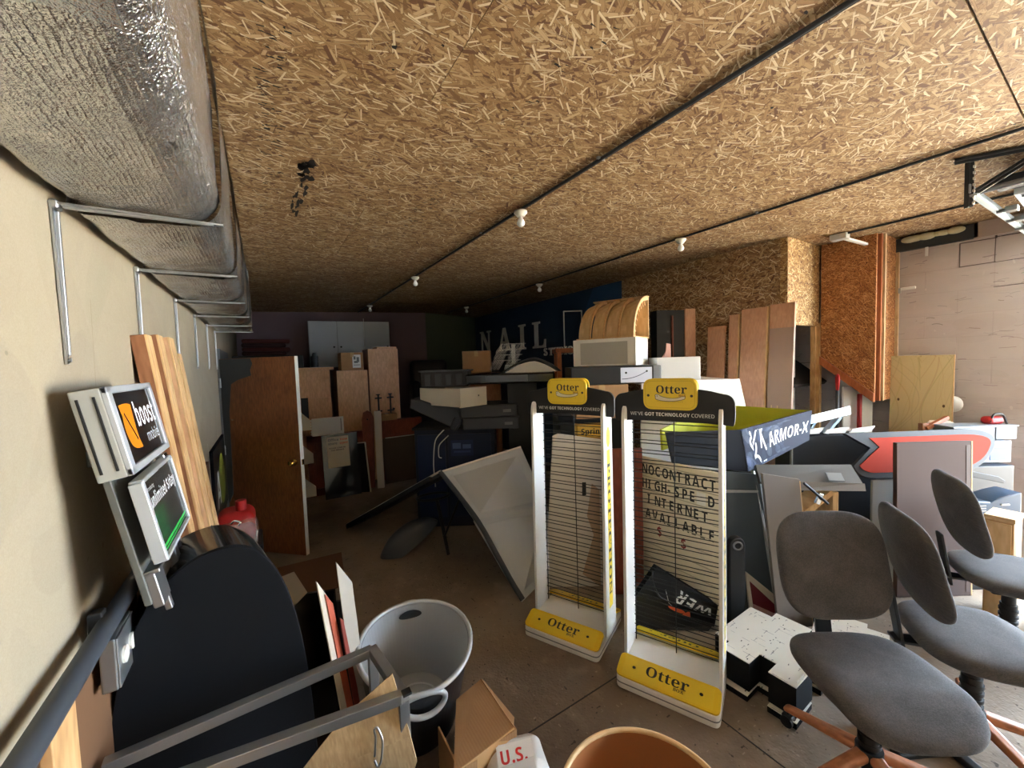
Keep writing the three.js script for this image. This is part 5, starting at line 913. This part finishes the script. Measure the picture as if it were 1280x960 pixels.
{
  const legWood = wood([150, 92, 58], [192, 126, 86], .4, 12, 50);
  const t = thing('office_chair', 'grey fabric office chair without arms, facing the camera before the white foam sheets', 'office chair', [1.99, 0, -.53], -.62, 'grey office chairs');
  part('seat', pad(.5, .5, .1, .62, (x, y) => -.9 * x * x * 0 + .5 * Math.max(0, Math.abs(x) - .12) * .12 - .35 * Math.max(0, -y - .12) * 1).rotateX(-Math.PI / 2).translate(0, .46, .03), fabric, t);
  part('backrest', pad(.47, .46, .07, .6, (x, y) => .5 * x * x + .6 * y * y * (y > 0 ? .4 : .5)).translate(0, 0, 0).rotateX(-.24).translate(0, .795, -.23), fabric, t);
  part('back_stem', [rbox(.07, .3, .014, .004, 0, .55, -.2).rotateX(-.16).translate(0, 0, .02), rbox(.07, .014, .24, .004, 0, .41, -.16)], C.charcoal, t);
  part('tilt_box', rbox(.16, .05, .2, .012, 0, .395, 0), C.black, t); part('lever', rod([.06, .39, .02], [.22, .385, .05], .006), C.black, t);
  const col = part('gas_column', [cyl(.028, .028, .12, 18, 0, .33, 0), cyl(.034, .03, .16, 18, 0, .22, 0), ...[0, 1, 2, 3].map(i => cyl(.038, .038, .014, 18, 0, .17 + i * .032, 0))], C.black, t);
  part('hub', cyl(.045, .05, .07, 20, 0, .115, 0), C.black, t);
  for (let i = 0; i < 5; i++) {
    const a = i * 2 * Math.PI / 5 + .35, c = Math.cos(a), s = Math.sin(a);
    const g = rbox(.28, .034, .05, .015, .17, 0, 0, 4); const p = g.attributes.position; for (let k = 0; k < p.count; k++) { const q = (p.getX(k) - .03) / .28; p.setY(k, p.getY(k) * (1.25 - .5 * q) - .045 * q * q); p.setZ(k, p.getZ(k) * (1.1 - .3 * q)); } g.computeVertexNormals();
    const l = part('leg', g.translate(0, .125, 0).rotateY(-a), legWood, t);
    const k = part('caster', [cyl(.026, .026, .016, 18).rotateX(Math.PI / 2).translate(.295, .027, .013), cyl(.026, .026, .016, 18).rotateX(Math.PI / 2).translate(.295, .027, -.013), cyl(.008, .008, .05, 10, .295, .055, 0), rbox(.045, .02, .034, .008, .295, .045, 0)].map(q => q.rotateY(-a + 0)), C.black, l);
  }
  copy(t, 'grey fabric office chair in the middle, turned to the right with its back edge showing', [2.58, 0, -.345], .6);
  copy(t, 'grey fabric office chair at the right edge in front of the brown board', [3.49, 0, -.34], .52);
}
// ---------------------------------------------------------------- white topped foam sheets and bits on the floor
{
  const cross = () => new THREE.Shape([[0, 0], [0, .12], [.09, .12], [.09, .2], [-.02, .2], [-.02, .34], [.06, .34], [.06, .42], [.46, .42], [.46, .3], [.52, .3], [.52, .12], [.46, .12], [.46, 0], [.3, 0], [.3, .06], [.18, .06], [.18, 0]].map(q => new THREE.Vector2(...q)));
  const pr = print(1024, 720, (x, w, h) => { x.fillStyle = '#dcd9cf'; x.fillRect(0, 0, w, h); x.strokeStyle = '#55565c'; for (let i = 0; i < 42; i++) { x.lineWidth = rr(2, 4); const X = rr(0, w), Y = rr(0, h), L = rr(30, 130); x.beginPath(); x.moveTo(X, Y); if (rnd() < .5) { x.lineTo(X + L, Y); x.lineTo(X + L - 12, Y - 9); x.moveTo(X + L, Y); x.lineTo(X + L - 12, Y + 9); } else x.lineTo(X, Y + L); x.stroke(); } x.fillStyle = '#2b2b30'; for (let i = 0; i < 40; i++) { x.save(); x.translate(rr(0, w), rr(0, h)); x.rotate(rr(-.2, .2)); x.fillRect(0, 0, rr(8, 26), rr(4, 10)); x.restore(); }  }, .6);
  const mk = (label, pos, turn, th, sc) => { const t = thing('foam_sheet', label, 'foam sheet', pos, turn, 'white topped black foam sheets'); part('foam_body', prism(cross(), th, .003).rotateX(-Math.PI / 2).translate(0, th, 0).scale(sc, 1, sc), C.matblack, t); part('foam_top', unitUV(prism(cross(), .004)).rotateX(-Math.PI / 2).translate(0, th + .0045, 0).scale(sc, 1, sc), pr, t); return t; };
  mk('lower black foam sheet with a white top showing at the foot of the stack', [2.0, 0, -.79], .05, .03, 1.03);
  const a = mk('upper white-topped black foam block stack, notched, behind the first office chair', [2.02, .036, -.8], .02, .15, 1.0);
  part('saw_tooth', Array.from({ length: 11 }, (_, i) => prism([[0, 0], [.014, 0], [.007, -.016]], .004).translate(.003 + i * .0155, .186, .004)), C.white, a);
  mk('third white drawing-covered foam sheet lying between the chairs', [2.62, 0, -.62], .25, .1, .8);
}
solo('paper_scrap', quadSlab([[2.2, .004, -.5], [2.29, .004, -.46], [2.4, .005, -.55], [2.3, .005, -.58]], .002), M(0xcdbfa4, .8), 'small tan paper scrap on the floor under the first office chair', 'paper');
{ const t = thing('stand_foot', 'low black stand foot lying on the floor under the chairs', 'stand foot', [2.36, 0, -.42], -.5); part('foot_bar', rbox(.36, .03, .05, .012, 0, .015, 0, 3), C.black, t); part('foot_bar', rbox(.05, .03, .26, .012, .08, .016, .02, 3), C.black, t); part('socket', cyl(.03, .036, .05, 18, .08, .05, 0), C.black, t); }
renderer.render(scene, camera);
